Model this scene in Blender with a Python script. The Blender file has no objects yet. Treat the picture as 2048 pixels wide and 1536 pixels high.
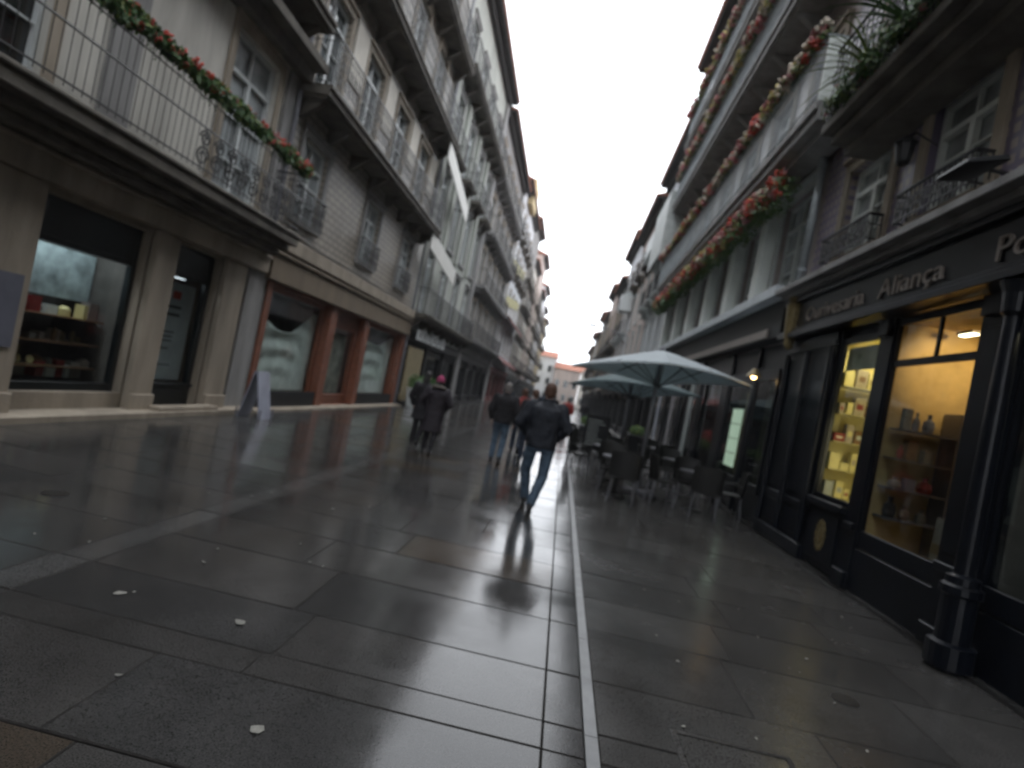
import bpy, bmesh, math, random
from mathutils import Vector, Matrix
random.seed(7)
R = math.radians
S = bpy.context.scene
C = S.collection

# ------------------------------------------------------------------ camera
cd = bpy.data.cameras.new('camera')
cam = bpy.data.objects.new('camera', cd); C.objects.link(cam)
cd.sensor_width = 36; cd.lens = 36 * 1200 / 2048; cd.clip_end = 2000; cd.clip_start = 0.05
cam.matrix_world = (Matrix.Translation((0, 0, 1.6)) @ Matrix.Rotation(R(5.0796), 4, 'Z')
                    @ Matrix.Rotation(R(90.4039), 4, 'X') @ Matrix.Rotation(0.195, 4, 'Z'))
cd.dof.use_dof = True
cd.dof.focus_distance = 1.25
cd.dof.aperture_fstop = 2.6
S.camera = cam
# ------------------------------------------------------------------ sky: even white overcast
wd = bpy.data.worlds.new('World'); S.world = wd; wd.use_nodes = True
nt = wd.node_tree; bg = nt.nodes['Background']; bg.inputs['Strength'].default_value = 0.1
sky = nt.nodes.new('ShaderNodeTexSky'); sky.sky_type = 'NISHITA'; sky.sun_disc = False
sky.sun_elevation = R(55); sky.sun_rotation = R(20); sky.dust_density = 6; sky.air_density = 1.2
bw = nt.nodes.new('ShaderNodeRGBToBW'); mx = nt.nodes.new('ShaderNodeMix'); mx.data_type = 'RGBA'
mx.inputs['Factor'].default_value = 0.88
nt.links.new(sky.outputs[0], bw.inputs[0]); nt.links.new(bw.outputs[0], mx.inputs['A'])
mx.inputs['B'].default_value = (20.2, 21.0, 22.2, 1)
nt.links.new(mx.outputs['Result'], bg.inputs['Color'])
sl = bpy.data.lights.new('sun', 'SUN'); sl.energy = 0.5; sl.angle = R(40); sl.color = (1, .97, .93)
so = bpy.data.objects.new('sun', sl); C.objects.link(so); so.rotation_euler = (R(35), 0, R(160)); so.location = (0, 0, 30)
vs = S.view_settings; vs.view_transform = 'Standard'; vs.look = 'None'; vs.exposure = 0.62; vs.gamma = 1; vs.use_curve_mapping = False
S.cycles.max_bounces = 6; S.cycles.transparent_max_bounces = 12
S.cycles.caustics_reflective = False; S.cycles.caustics_refractive = False

# ------------------------------------------------------------------ materials
MT = {}
def mat(name, col, rough=.7, var=.12, scale=3., bump=0., bscale=40., metal=0., spec=.5, streak=False, objvar=0., coat=0.):
    if name in MT: return MT[name]
    m = bpy.data.materials.new(name); m.use_nodes = True
    n = m.node_tree; b = n.nodes['Principled BSDF']; L = n.links
    b.inputs['Roughness'].default_value = rough; b.inputs['Metallic'].default_value = metal
    b.inputs['Specular IOR Level'].default_value = spec
    if coat: b.inputs['Coat Weight'].default_value = coat; b.inputs['Coat Roughness'].default_value = .08
    geo = n.nodes.new('ShaderNodeNewGeometry'); mp = n.nodes.new('ShaderNodeMapping')
    L.new(geo.outputs['Position'], mp.inputs[0])
    if streak: mp.inputs['Scale'].default_value = (1, 1, .18)
    nz = n.nodes.new('ShaderNodeTexNoise'); nz.inputs['Scale'].default_value = scale; nz.inputs['Detail'].default_value = 6; nz.inputs['Roughness'].default_value = .62
    L.new(mp.outputs[0], nz.inputs['Vector'])
    rp = n.nodes.new('ShaderNodeMapRange'); rp.inputs['From Min'].default_value = .3; rp.inputs['From Max'].default_value = .7
    rp.inputs['To Min'].default_value = 1 - var * 1.6; rp.inputs['To Max'].default_value = 1 + var
    L.new(nz.outputs['Fac'], rp.inputs['Value'])
    mu = n.nodes.new('ShaderNodeVectorMath'); mu.operation = 'SCALE'; mu.inputs[0].default_value = col[:3]
    if objvar:
        oi = n.nodes.new('ShaderNodeObjectInfo'); r2 = n.nodes.new('ShaderNodeMapRange')
        r2.inputs['To Min'].default_value = 1 - objvar; r2.inputs['To Max'].default_value = 1 + objvar
        L.new(oi.outputs['Random'], r2.inputs['Value']); m2 = n.nodes.new('ShaderNodeMath'); m2.operation = 'MULTIPLY'
        L.new(rp.outputs[0], m2.inputs[0]); L.new(r2.outputs[0], m2.inputs[1]); L.new(m2.outputs[0], mu.inputs['Scale'])
    else: L.new(rp.outputs[0], mu.inputs['Scale'])
    L.new(mu.outputs[0], b.inputs['Base Color'])
    if bump:
        n2 = n.nodes.new('ShaderNodeTexNoise'); n2.inputs['Scale'].default_value = bscale; n2.inputs['Detail'].default_value = 5
        L.new(geo.outputs['Position'], n2.inputs['Vector'])
        bp = n.nodes.new('ShaderNodeBump'); bp.inputs['Strength'].default_value = bump; bp.inputs['Distance'].default_value = .02
        L.new(n2.outputs['Fac'], bp.inputs['Height']); L.new(bp.outputs[0], b.inputs['Normal'])
    MT[name] = m; return m

def emit(name, col, st):
    if name in MT: return MT[name]
    m = bpy.data.materials.new(name); m.use_nodes = True; b = m.node_tree.nodes['Principled BSDF']
    b.inputs['Base Color'].default_value = (.8, .8, .8, 1)
    b.inputs['Emission Color'].default_value = (*col, 1); b.inputs['Emission Strength'].default_value = st
    MT[name] = m; return m

def glass(name, tint=(.75, .8, .8), refl=1.):
    m = bpy.data.materials.new(name); m.use_nodes = True; n = m.node_tree; L = n.links
    n.nodes.remove(n.nodes['Principled BSDF']); out = n.nodes['Material Output']
    t = n.nodes.new('ShaderNodeBsdfTransparent'); t.inputs[0].default_value = (*tint, 1)
    g = n.nodes.new('ShaderNodeBsdfGlossy'); g.inputs['Roughness'].default_value = .03; g.inputs[0].default_value = (refl, refl, refl, 1)
    geo = n.nodes.new('ShaderNodeNewGeometry'); dt = n.nodes.new('ShaderNodeVectorMath'); dt.operation = 'DOT_PRODUCT'
    L.new(geo.outputs['Normal'], dt.inputs[0]); L.new(geo.outputs['Incoming'], dt.inputs[1])
    def mth(op, a, b=None):
        x = n.nodes.new('ShaderNodeMath'); x.operation = op; L.new(a, x.inputs[0])
        if b is not None: x.inputs[1].default_value = b
        return x.outputs[0]
    sb_ = n.nodes.new('ShaderNodeMath'); sb_.operation = 'SUBTRACT'; sb_.inputs[0].default_value = 1; L.new(mth('ABSOLUTE', dt.outputs['Value']), sb_.inputs[1])
    fr = mth('ADD', mth('MULTIPLY', mth('POWER', sb_.outputs[0], 5), .95), .05); mxs = n.nodes.new('ShaderNodeMixShader')
    L.new(fr, mxs.inputs[0]); L.new(t.outputs[0], mxs.inputs[1]); L.new(g.outputs[0], mxs.inputs[2]); L.new(mxs.outputs[0], out.inputs[0])
    MT[name] = m; return m
def tiles(name, c1, c2, cm, sx, sz, rough=.35, bump=.25, offs=.5, mortar=.03):
    """tile cladding on an X-facing wall: rows run along Y, courses along Z"""
    m = bpy.data.materials.new(name); m.use_nodes = True; n = m.node_tree; L = n.links; b = n.nodes['Principled BSDF']
    geo = n.nodes.new('ShaderNodeNewGeometry'); sp = n.nodes.new('ShaderNodeSeparateXYZ'); cb = n.nodes.new('ShaderNodeCombineXYZ')
    L.new(geo.outputs['Position'], sp.inputs[0]); L.new(sp.outputs['Y'], cb.inputs['X']); L.new(sp.outputs['Z'], cb.inputs['Y'])
    br = n.nodes.new('ShaderNodeTexBrick'); L.new(cb.outputs[0], br.inputs['Vector']); br.offset = offs
    br.inputs['Color1'].default_value = (*c1, 1); br.inputs['Color2'].default_value = (*c2, 1); br.inputs['Mortar'].default_value = (*cm, 1)
    br.inputs['Scale'].default_value = 1; br.inputs['Brick Width'].default_value = sx; br.inputs['Row Height'].default_value = sz; br.inputs['Mortar Size'].default_value = mortar * sz
    nz = n.nodes.new('ShaderNodeTexNoise'); nz.inputs['Scale'].default_value = 1.3; nz.inputs['Detail'].default_value = 6
    L.new(geo.outputs['Position'], nz.inputs['Vector'])
    mx = n.nodes.new('ShaderNodeMix'); mx.data_type = 'RGBA'; mx.blend_type = 'MULTIPLY'; mx.inputs['Factor'].default_value = .55
    rr = n.nodes.new('ShaderNodeMapRange'); rr.inputs['From Min'].default_value = .3; rr.inputs['From Max'].default_value = .65; rr.inputs['To Min'].default_value = .45
    L.new(nz.outputs['Fac'], rr.inputs['Value']); L.new(br.outputs['Color'], mx.inputs['A']); L.new(rr.outputs[0], mx.inputs['B'])
    L.new(mx.outputs['Result'], b.inputs['Base Color']); b.inputs['Roughness'].default_value = rough
    bp = n.nodes.new('ShaderNodeBump'); bp.inputs['Strength'].default_value = bump; bp.inputs['Distance'].default_value = .01; bp.invert = True
    L.new(br.outputs['Fac'], bp.inputs['Height']); L.new(bp.outputs[0], b.inputs['Normal'])
    MT[name] = m; return m
def wet(name, col, rlo=.09, rhi=.20, objvar=.12, ior=1.42):
    m = mat(name, col, .2, .22, 1.1, 0, objvar=objvar)
    n = m.node_tree; L = n.links; b = n.nodes['Principled BSDF']; geo = [x for x in n.nodes if x.type == 'NEW_GEOMETRY'][0]
    a = n.nodes.new('ShaderNodeTexNoise'); a.inputs['Scale'].default_value = .9; a.inputs['Detail'].default_value = 7; a.inputs['Roughness'].default_value = .65
    r = n.nodes.new('ShaderNodeMapRange'); r.inputs['From Min'].default_value = .38; r.inputs['From Max'].default_value = .62; r.inputs['To Min'].default_value = rlo; r.inputs['To Max'].default_value = rhi
    L.new(geo.outputs['Position'], a.inputs['Vector']); L.new(a.outputs['Fac'], r.inputs['Value']); L.new(r.outputs[0], b.inputs['Roughness'])
    f = n.nodes.new('ShaderNodeTexNoise'); f.inputs['Scale'].default_value = 55; f.inputs['Detail'].default_value = 4
    g = n.nodes.new('ShaderNodeTexNoise'); g.inputs['Scale'].default_value = 3.5; g.inputs['Detail'].default_value = 3
    ad = n.nodes.new('ShaderNodeMath'); ad.operation = 'MULTIPLY_ADD'; ad.inputs[1].default_value = 1.6
    L.new(geo.outputs['Position'], f.inputs['Vector']); L.new(geo.outputs['Position'], g.inputs['Vector']); L.new(g.outputs['Fac'], ad.inputs[0]); L.new(f.outputs['Fac'], ad.inputs[2])
    bp = n.nodes.new('ShaderNodeBump'); bp.inputs['Strength'].default_value = .11; bp.inputs['Distance'].default_value = .002
    L.new(ad.outputs[0], bp.inputs['Height']); L.new(bp.outputs[0], b.inputs['Normal']); b.inputs['IOR'].default_value = ior
    # mineral grain and pale specks of the granite
    v = n.nodes.new('ShaderNodeTexNoise'); v.inputs['Scale'].default_value = 140; v.inputs['Detail'].default_value = 3; L.new(geo.outputs['Position'], v.inputs['Vector'])
    vr = n.nodes.new('ShaderNodeMapRange'); vr.inputs['From Min'].default_value = .35; vr.inputs['From Max'].default_value = .65; vr.inputs['To Min'].default_value = .55; vr.inputs['To Max'].default_value = 1.45
    L.new(v.outputs['Fac'], vr.inputs['Value']); old = b.inputs['Base Color'].links[0].from_socket
    sc_ = n.nodes.new('ShaderNodeVectorMath'); sc_.operation = 'SCALE'; L.new(old, sc_.inputs[0]); L.new(vr.outputs[0], sc_.inputs['Scale']); L.new(sc_.outputs[0], b.inputs['Base Color'])
    return m

M = dict(
 cream=mat('plaster cream', (.57, .55, .50), .85, .24, 1.2, .12, 30, streak=True),
 stone=mat('granite beige', (.30, .255, .20), .8, .22, 2.5, .35, 45, streak=True),
 stoned=mat('granite dark soiled', (.11, .098, .082), .85, .3, 2.5, .4, 40, streak=True),
 stoneg=mat('granite grey', (.25, .245, .24), .8, .2, 3, .35, 45, streak=True),
 white=mat('white paint', (.62, .65, .65), .5, .08, 5, .03, 30),
 offw=mat('grey white paint', (.42, .45, .44), .5, .12, 4, .05, 30),
 iron=mat('wrought iron', (.012, .012, .013), .4, .2, 9, .05),
 dark=mat('dark green black paint', (.010, .013, .014), .3, .2, 5, .05, 30),
 black=mat('blue black paint', (.0045, .006, .010), .3, .25, 4, .06, 25, spec=.3),
 blackm=mat('matte black paint', (.008, .0085, .010), .5, .2, 4, .05, 25, spec=.3),
 brown=mat('orange brown painted wood', (.19, .066, .034), .5, .2, 7, .12, 50),
 brownf=mat('beige brown fascia', (.155, .118, .078), .75, .15, 2, .1, 30, streak=True),
 pane=mat('window pane', (.10, .115, .12), .06, .5, 1.1, spec=.9),
 panel=mat('pale curtain pane', (.36, .39, .40), .12, .35, 1.4, spec=.8),
 paned=mat('dark pane', (.015, .018, .02), .05, .4, 1.5, spec=.8),
 cloth=mat('grey green cloth', (.66, .73, .68), .9, .1, 4, .1, 30),
 leaf=mat('leaf green', (.055, .135, .030), .55, .4, 20, objvar=.2),
 leafy=mat('leaf yellow green', (.16, .21, .04), .55, .3, 20),
 red=mat('red petals', (.42, .045, .025), .6, .3, 30, objvar=.3),
 pink=mat('pink petals', (.36, .13, .13), .6, .3, 30, objvar=.3),
 yellow=mat('yellow petals', (.40, .33, .10), .6, .3, 30, objvar=.3),
 creamf=mat('cream petals', (.52, .45, .36), .6, .2, 30, objvar=.3),
 roof=mat('roof tile', (.28, .10, .055), .8, .3, 3, .4, 20),
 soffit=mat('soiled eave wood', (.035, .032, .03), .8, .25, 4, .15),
 zinc=mat('galvanised pipe', (.36, .40, .42), .45, .15, 6, metal=.3),
 canvas=mat('umbrella canvas', (.66, .72, .75), .75, .1, 3, .1, 60),
 canvasd=mat('umbrella canvas grey green', (.20, .26, .27), .8, .1, 3, .1, 60),
 plas=mat('wicker', (.009, .009, .009), .5, .3, 40, .4, 120),
 metalg=mat('grey metal', (.20, .20, .22), .45, .1, 8, metal=.6),
 gold=mat('gold paint', (.20, .155, .07), .4, .2, 12, metal=.4),
 letter=mat('cream letters', (.25, .215, .19), .5, .15, 9),
 skin=mat('skin', (.42, .24, .18), .6, .1, 12),
 navy=mat('navy jacket', (.012, .015, .023), .75, .25, 8, .4, 60),
 blackc=mat('black cloth', (.010, .009, .012), .85, .25, 8, .4, 60),
 plum=mat('dark plum coat', (.016, .011, .017), .7, .3, 9, .5, 40),
 jeans=mat('blue jeans', (.075, .115, .165), .85, .35, 9, .4, 80),
 jeansd=mat('dark jeans', (.028, .038, .06), .85, .35, 9, .4, 80),
 redc=mat('red cloth', (.26, .035, .03), .8, .2, 9, .3),
 hatp=mat('pink knit', (.36, .045, .13), .9, .2, 25, .5, 120),
 fur=mat('grey fur', (.16, .14, .12), .95, .4, 60, .8, 150),
 hairb=mat('brown hair', (.09, .04, .022), .6, .3, 60, .5, 200),
 hairg=mat('grey hair', (.18, .16, .15), .6, .3, 60, .5, 200),
 haird=mat('dark hair', (.012, .01, .009), .5, .3, 60, .5, 200),
 shoe=mat('black shoe leather', (.009, .009, .010), .3, .2, 10),
 paper=mat('white paper', (.22, .215, .19), .7, .2, 30, objvar=.35),
 cover=mat('cast iron cover', (.03, .028, .026), .35, .3, 20, .6, 60, metal=.5),
 soil=mat('dark joint grit', (.018, .016, .014), .9, .3, 8, .5, 60),
 redaw=mat('dark red canvas', (.15, .035, .032), .8, .2, 3),
 bluesign=mat('pale blue panel', (.25, .265, .33), .5, .15, 3),
 yell=mat('pale ochre wall', (.24, .195, .105), .8, .15, 3),
 wood=mat('warm wood', (.20, .11, .05), .5, .25, 6, .15),
 inner=mat('dim room wall', (.10, .095, .085), .8, .2, 3),
 goldwall=mat('ochre panelling', (.62, .47, .22), .6, .15, 3),
 paleb=mat('pale yellow shelving', (.72, .64, .30), .6, .1, 3),
)
M['palew'] = mat('pale green white paint', (.70, .74, .71), .5, .06, 4)
M['palep'] = mat('pale plaster panel', (.66, .62, .55), .8, .1, 2)
G1 = glass('shop glass', (.82, .86, .86)); 
W1 = wet('wet granite grey', (.043, .0415, .040)); W2 = wet('wet granite brown', (.052, .041, .031)); W3 = wet('wet granite dark', (.038, .0375, .037)); W4 = wet('wet granite pale', (.10, .105, .11), .2, .4)
for k_ in ('canvas', 'canvasd'):
    n_ = M[k_].node_tree; o_ = n_.nodes['Material Output']; p_ = n_.nodes['Principled BSDF']; t_ = n_.nodes.new('ShaderNodeBsdfTranslucent'); t_.inputs[0].default_value = (.40, .46, .48, 1)
    x_ = n_.nodes.new('ShaderNodeMixShader'); x_.inputs[0].default_value = .4; n_.links.new(p_.outputs[0], x_.inputs[1]); n_.links.new(t_.outputs[0], x_.inputs[2]); n_.links.new(x_.outputs[0], o_.inputs[0])
W6 = wet('slightly paler band', (.062, .061, .060))
W5 = wet('damp paving', (.049, .0475, .0455), .15, .28, ior=1.4)
M['tileL'] = tiles('glazed wall tile cream', (.37, .325, .265), (.31, .275, .23), (.10, .09, .08), .36, .17, mortar=.11)
M['tileB'] = tiles('azulejo violet blue', (.33, .28, .245), (.28, .24, .225), (.15, .125, .19), .16, .16, bump=.15, offs=0, mortar=.22)
M['tileP'] = tiles('azulejo pinkish', (.30, .25, .235), (.26, .225, .215), (.2, .17, .16), .14, .14, offs=0)
M['pinkish'] = mat('pinkish plaster', (.46, .385, .35), .85, .14, 1.2, .1, streak=True)
M['whitew'] = mat('white render', (.56, .575, .60), .85, .12, 1.2, .1, streak=True)
M['greenish'] = mat('pale green grey plaster', (.36, .375, .34), .85, .14, 1.2, .1, streak=True)
M['greyw'] = mat('grey plaster', (.22, .215, .21), .85, .18, 1.2, .1, streak=True)
M['ochre'] = mat('ochre plaster', (.50, .40, .22), .85, .14, 1.2, .1, streak=True)

# ------------------------------------------------------------------ mesh helpers
class MB:
    def __init__(s): s.v = []; s.f = []; s.m = []
    def add(s, vs, fs, mi=0):
        k = len(s.v); s.v += [tuple(v) for v in vs]; s.f += [tuple(i + k for i in f) for f in fs]; s.m += [mi] * len(fs)
    def box(s, a, b, mi=0):
        x0, x1 = sorted((a[0], b[0])); y0, y1 = sorted((a[1], b[1])); z0, z1 = sorted((a[2], b[2]))
        s.add([(x0,y0,z0),(x1,y0,z0),(x1,y1,z0),(x0,y1,z0),(x0,y0,z1),(x1,y0,z1),(x1,y1,z1),(x0,y1,z1)],
              [(0,3,2,1),(4,5,6,7),(0,1,5,4),(1,2,6,5),(2,3,7,6),(3,0,4,7)], mi)
    def cyl(s, p, q, r0, r1=None, n=8, mi=0, caps=True):
        r1 = r0 if r1 is None else r1
        p = Vector(p); q = Vector(q); d = (q - p).normalized(); a = d.orthogonal().normalized(); b = d.cross(a)
        vs = []
        for c, r in ((p, r0), (q, r1)):
            vs += [c + (a * math.cos(t) + b * math.sin(t)) * r for t in [2 * math.pi * i / n for i in range(n)]]
        fs = [(i, (i + 1) % n, n + (i + 1) % n, n + i) for i in range(n)]
        if caps: fs += [tuple(range(n))[::-1], tuple(range(n, 2 * n))]
        s.add(vs, fs, mi)
    def ell(s, c, r, n=10, k=6, mi=0):
        vs = [(c[0], c[1], c[2] - r[2])]
        for j in range(1, k):
            t = math.pi * j / k
            vs += [(c[0] + r[0] * math.sin(t) * math.cos(2*math.pi*i/n), c[1] + r[1] * math.sin(t) * math.sin(2*math.pi*i/n), c[2] - r[2] * math.cos(t)) for i in range(n)]
        vs.append((c[0], c[1], c[2] + r[2])); e = len(vs) - 1
        fs = [(0, 1 + (i + 1) % n, 1 + i) for i in range(n)]
        for j in range(k - 2):
            o = 1 + j * n; fs += [(o + i, o + (i + 1) % n, o + n + (i + 1) % n, o + n + i) for i in range(n)]
        o = 1 + (k - 2) * n; fs += [(o + i, o + (i + 1) % n, e) for i in range(n)]
        s.add(vs, fs, mi)
    def loft(s, rings, n=16, mi=0):
        """rings: (cx, cy, z, rx, ry)"""
        vs = []
        for cx, cy, z, rx, ry in rings:
            for i in range(n):
                t = 2 * math.pi * i / n; c, q = math.cos(t), math.sin(t)
                vs.append((cx + rx * math.copysign(abs(c) ** .85, c), cy + ry * math.copysign(abs(q) ** .85, q), z))
        fs = []
        for j in range(len(rings) - 1): fs += [(j*n+i, j*n+(i+1)%n, (j+1)*n+(i+1)%n, (j+1)*n+i) for i in range(n)]
        fs += [tuple(range(n))[::-1], tuple(range((len(rings)-1)*n, len(rings)*n))]
        s.add(vs, fs, mi)
    def mesh(s, name, mats, smooth=False, recalc=False):
        me = bpy.data.meshes.new(name); me.from_pydata(s.v, [], s.f)
        for m in (mats if isinstance(mats, (list, tuple)) else [mats]): me.materials.append(m)
        me.polygons.foreach_set('material_index', s.m)
        if smooth: me.polygons.foreach_set('use_smooth', [True] * len(s.f))
        me.update(); return me
def link(name, me, parent=None, loc=(0, 0, 0), rz=0., **props):
    o = bpy.data.objects.new(name, me); C.objects.link(o); o.location = loc; o.rotation_euler = (0, 0, rz)
    if parent: o.parent = parent
    for k, v in props.items(): o[k] = v
    return o
def build(name, mb, mats, parent=None, loc=(0, 0, 0), rz=0., smooth=False, bevel=0, **props):
    o = link(name, mb.mesh(name, mats, smooth), parent, loc, rz, **props)
    if bevel:
        b = o.modifiers.new('bevel', 'BEVEL'); b.width = bevel; b.segments = 1; b.limit_method = 'ANGLE'
    return o
def thing(name, label, cat, loc=(0, 0, 0), rz=0., group=None):
    o = link(name, None, None, loc, rz, label=label, category=cat)
    if group: o['group'] = group
    return o
def tag(o, label, cat, group=None):
    o['label'] = label; o['category'] = cat
    if group: o['group'] = group
    return o
XW = {-1: 6.9, 1: 3.8}

# ------------------------------------------------------------------ ground and pavement
g = MB(); g.box((-150, -150, -1.2), (150, 260, -.045)); build('ground', g, M['soil'], kind='structure')
bed = MB(); bed.box((-6.95, -40, -.045), (3.95, 150, -.02)); pav = build('pavement', bed, M['soil'], kind='structure')
def slab_mesh(w, d, m, h=.06, c=.006):
    b = MB(); x, y = w / 2, d / 2
    b.add([(-x,-y,-h),(x,-y,-h),(x,y,-h),(-x,y,-h),(-x,-y,-c),(x,-y,-c),(x,y,-c),(-x,y,-c),(-x+c,-y+c,0),(x-c,-y+c,0),(x-c,y-c,0),(-x+c,y-c,0)],
          [(0,1,5,4),(1,2,6,5),(2,3,7,6),(3,0,4,7),(4,5,9,8),(5,6,10,9),(6,7,11,10),(7,4,8,11)], 1)
    b.f.append((8,9,10,11)); b.m.append(0)
    return b.mesh('paving_slab', [m, M['soil']])
far = MB(); nslab = [0]; rr = random.Random(3)
def slab(x0, x1, y0, y1, mi, mats, gap=.004, top=0.):
    nonlocal_ = None
    dz = rr.uniform(-.0022, .0022); w = x1 - x0 - .003; d = y1 - y0 - 2 * gap
    if y0 < 12.6 and y1 > .6 and nslab[0] < 292:
        nslab[0] += 1
        o = link('paving_slab', slab_mesh(w, d, mats[mi]), pav, ((x0 + x1) / 2, (y0 + y1) / 2, top + dz))
        o.rotation_euler = (rr.uniform(-.0022, .0022), rr.uniform(-.0022, .0022), 0)
    else:
        far.box((x0 + gap, y0 + gap, -.06), (x1 - gap, y1 - gap, top + dz), mi)
mats = [W1, W2, W3, W4, W5, W6]
rows = [-3.0, -2.2, -1.5, -.8, 0, .75, 1.4, 2.12, 2.8, 3.04, 3.61, 4.41, 5.12, 5.84, 6.5, 7.25, 8.0, 8.7, 9.5, 10.2, 11.0, 11.7, 12.5]
y = 12.5
while y < 120: y += rr.choice((.7, .75, .8, .9)) if y < 60 else 3.; rows.append(y)
for a, b in zip(rows[:-1], rows[1:]):
    # left field: long stones with a paler lengthwise band at x = -2.85
    for xa, xb in ((-6.9, -2.98), (-2.74, .21)):
        x = xa; first = True
        while x < xb - .01:
            w = rr.uniform(.9, 1.75); nx = x + w
            if xb - nx < .55: nx = xb
            slab(x, nx, a, b, rr.choices((0, 1, 2), (6, 1, 3))[0], mats); x = nx
    slab(-2.98, -2.74, a, b, 5, mats)
    slab(.21, .415, a, b, 2, mats)                # darker channel stones beside the line
    # right field
    x = .485
    while x < 3.6:
        nx = x + rr.uniform(.75, 1.5)
        if 3.64 - nx < .5: nx = 3.64
        slab(x, nx, a, b, 4, mats); x = nx
build('distant_paving', far, mats, pav, kind='stuff')
ln = MB(); y = -3.
while y < 120:
    n = y + 1.2; ln.box((.418, y + .003, -.05), (.482, n - .003, .003), 0); y = n
build('pale_drain_line', ln, mat('pale granite line', (.23, .235, .24), .45, .15, 6), pav)
kb = MB(); y = -3.
while y < 120:
    n = y + 1.3; kb.box((3.645, y + .003, -.05), (3.80, n - .003, .05 if y > 11 else .03), 0); y = n
build('kerb', kb, W3, pav)
# inspection covers
def cover(loc, w, d, label, rz=0.):
    t = thing('inspection_cover', label, 'manhole cover', loc, rz)
    f = MB(); f.box((-w/2,-d/2,-.02),(w/2,-d/2+.03,.006)); f.box((-w/2,d/2-.03,-.02),(w/2,d/2,.006)); f.box((-w/2,-d/2+.03,-.02),(-w/2+.03,d/2-.03,.006)); f.box((w/2-.03,-d/2+.03,-.02),(w/2,d/2-.03,.006))
    build('rim', f, M['cover'], t)
    p = MB(); p.box((-w/2+.04,-d/2+.04,-.02),(w/2-.04,d/2-.04,.004)); build('plate', p, W5, t)
    h = MB(); h.box((-.03,-d/2+.06,.0045),(.05,-d/2+.09,.006)); build('lifting_slot', h, M['iron'], t)
cover((1.19, 2.98, 0), .62, .56, 'large square pavement inspection cover with dark rim near bottom of frame')
t = MB(); t.cyl((0,0,-.02), (0,0,.005), .085, n=20); tag(build('drain_cap', t, M['cover'], loc=(2.21, 4.2, 0)), 'small round dark iron cap in the paving in front of the black shop', 'drain cap')
t = MB(); t.cyl((0,0,-.02), (0,0,.005), .10, n=20); tag(build('drain_cap', t, M['cover'], loc=(-3.99, 4.68, 0)), 'small round dark iron cap in the paving before the left shop', 'drain cap')
# litter
def scrap(x, y, w, d, m, label, cat='litter', name='paper_scrap', group=None):
    b = MB(); n = 7; vs = []; rs = random.Random(int(x*1000+y*77))
    for i in range(n):
        a = 2*math.pi*i/n; q = rs.uniform(.7, 1.1); vs.append((w*q*math.cos(a), d*q*math.sin(a), rs.uniform(.001, .009)))
    vs2 = [(v[0], v[1], v[2]+.0015) for v in vs]
    b.add(vs + vs2, [tuple(range(n))[::-1], tuple(range(n, 2*n))] + [(i, (i+1)%n, n+(i+1)%n, n+i) for i in range(n)])
    o = build(name, b, m, loc=(x, y, .0035)); o.rotation_euler[2] = rs.uniform(0, 3); tag(o, label, cat, group)
scrap(-1.54, 3.27, .045, .03, M['paper'], 'largest white scrap lying alone on the left paving in the foreground')
scrap(-.98, 2.42, .03, .035, M['paper'], 'white scrap at the left edge of the bright wet strip')
scrap(-2.28, 3.28, .045, .022, M['paper'], 'buff torn scrap on the thin slab band at left')
for i in range(42):
    x = rr.uniform(-3.4, 3.2); y = rr.uniform(2.3, 6.5)
    if -.9 < x < .6: continue
    scrap(x, y, rr.uniform(.008, .022), rr.uniform(.006, .014), M['paper'], 'tiny pale leaf or paper fleck on the wet paving', 'litter', 'pale_fleck', 'tiny pale flecks scattered on the wet paving')

# ------------------------------------------------------------------ buildings
MC = {}
def ox(s, X, o): return s * (X - o)          # o = outward distance from the wall towards the street
def win_meshes(s, w, h, style):
    k = (s, round(w, 2), round(h, 2), style)
    if k in MC: return MC[k]
    q = -s
    fr = MB(); t = .07; o0, o1 = -.17, -.10
    def B(y0, y1, z0, z1, a=o0, b=o1, mb=fr): mb.box((q * a, y0, z0), (q * b, y1, z1))
    B(0, t, 0, h); B(w - t, w, 0, h); B(t, w - t, 0, t); B(t, w - t, h - t, h)
    if style != 'plain':
        zt = h * (.78 if h > 1.9 else .72)
        B(t, w - t, zt - .035, zt + .035, -.165, -.09)
        B(w/2 - .045, w/2 + .045, t, zt - .035, -.165, -.085); B(w/2 - .02, w/2 + .02, zt + .035, h - t, -.16, -.11)
        for e in (t, w/2 + .045):
            ww = w/2 - .045 - t
            for j in (1, 2):
                zz = t + (zt - .035 - t) * j / 3; B(e, e + ww, zz - .012, zz + .012, -.16, -.115)
    pn = MB(); pn.box((q * -.20, .01, .01), (q * -.175, w - .01, h - .01))
    su = MB(); e = .16
    for y0, y1, z0, z1 in ((-e, 0, 0, h + e), (w, w + e, 0, h + e), (0, w, h, h + e)): su.box((q * .002, y0, z0), (q * .05, y1, z1))
    su.box((q * .002, -e - .03, h + e), (q * .11, w + e + .03, h + e + .07))
    si = MB(); si.box((q * -.17, -e, -.12), (q * .10, w + e, -.001))
    MC[k] = (fr.mesh('window', M['white']), pn, su, si); return MC[k]
def window(b, s, X, y, z, w, h, style='case', frame='white', pane='pane', sur='stone', cur=True):
    fm, pn, su, si = win_meshes(s, w, h, style)
    def cm(nm, mb, m):
        k = (id(mb), m, nm)
        if k not in MC: MC[k] = mb.mesh(nm, M[m])
        return MC[k]
    kf = (id(fm), frame)
    if kf not in MC:
        f2 = fm.copy(); f2.materials.clear(); f2.materials.append(M[frame]); MC[kf] = f2
    wv = link('window', MC[kf], b, (s * X, y, z))
    link('pane', cm('pane', pn, pane), wv)
    if sur: link('surround', cm('surround', su, sur), wv); link('sill', cm('sill', si, sur), wv)
    return wv
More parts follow.
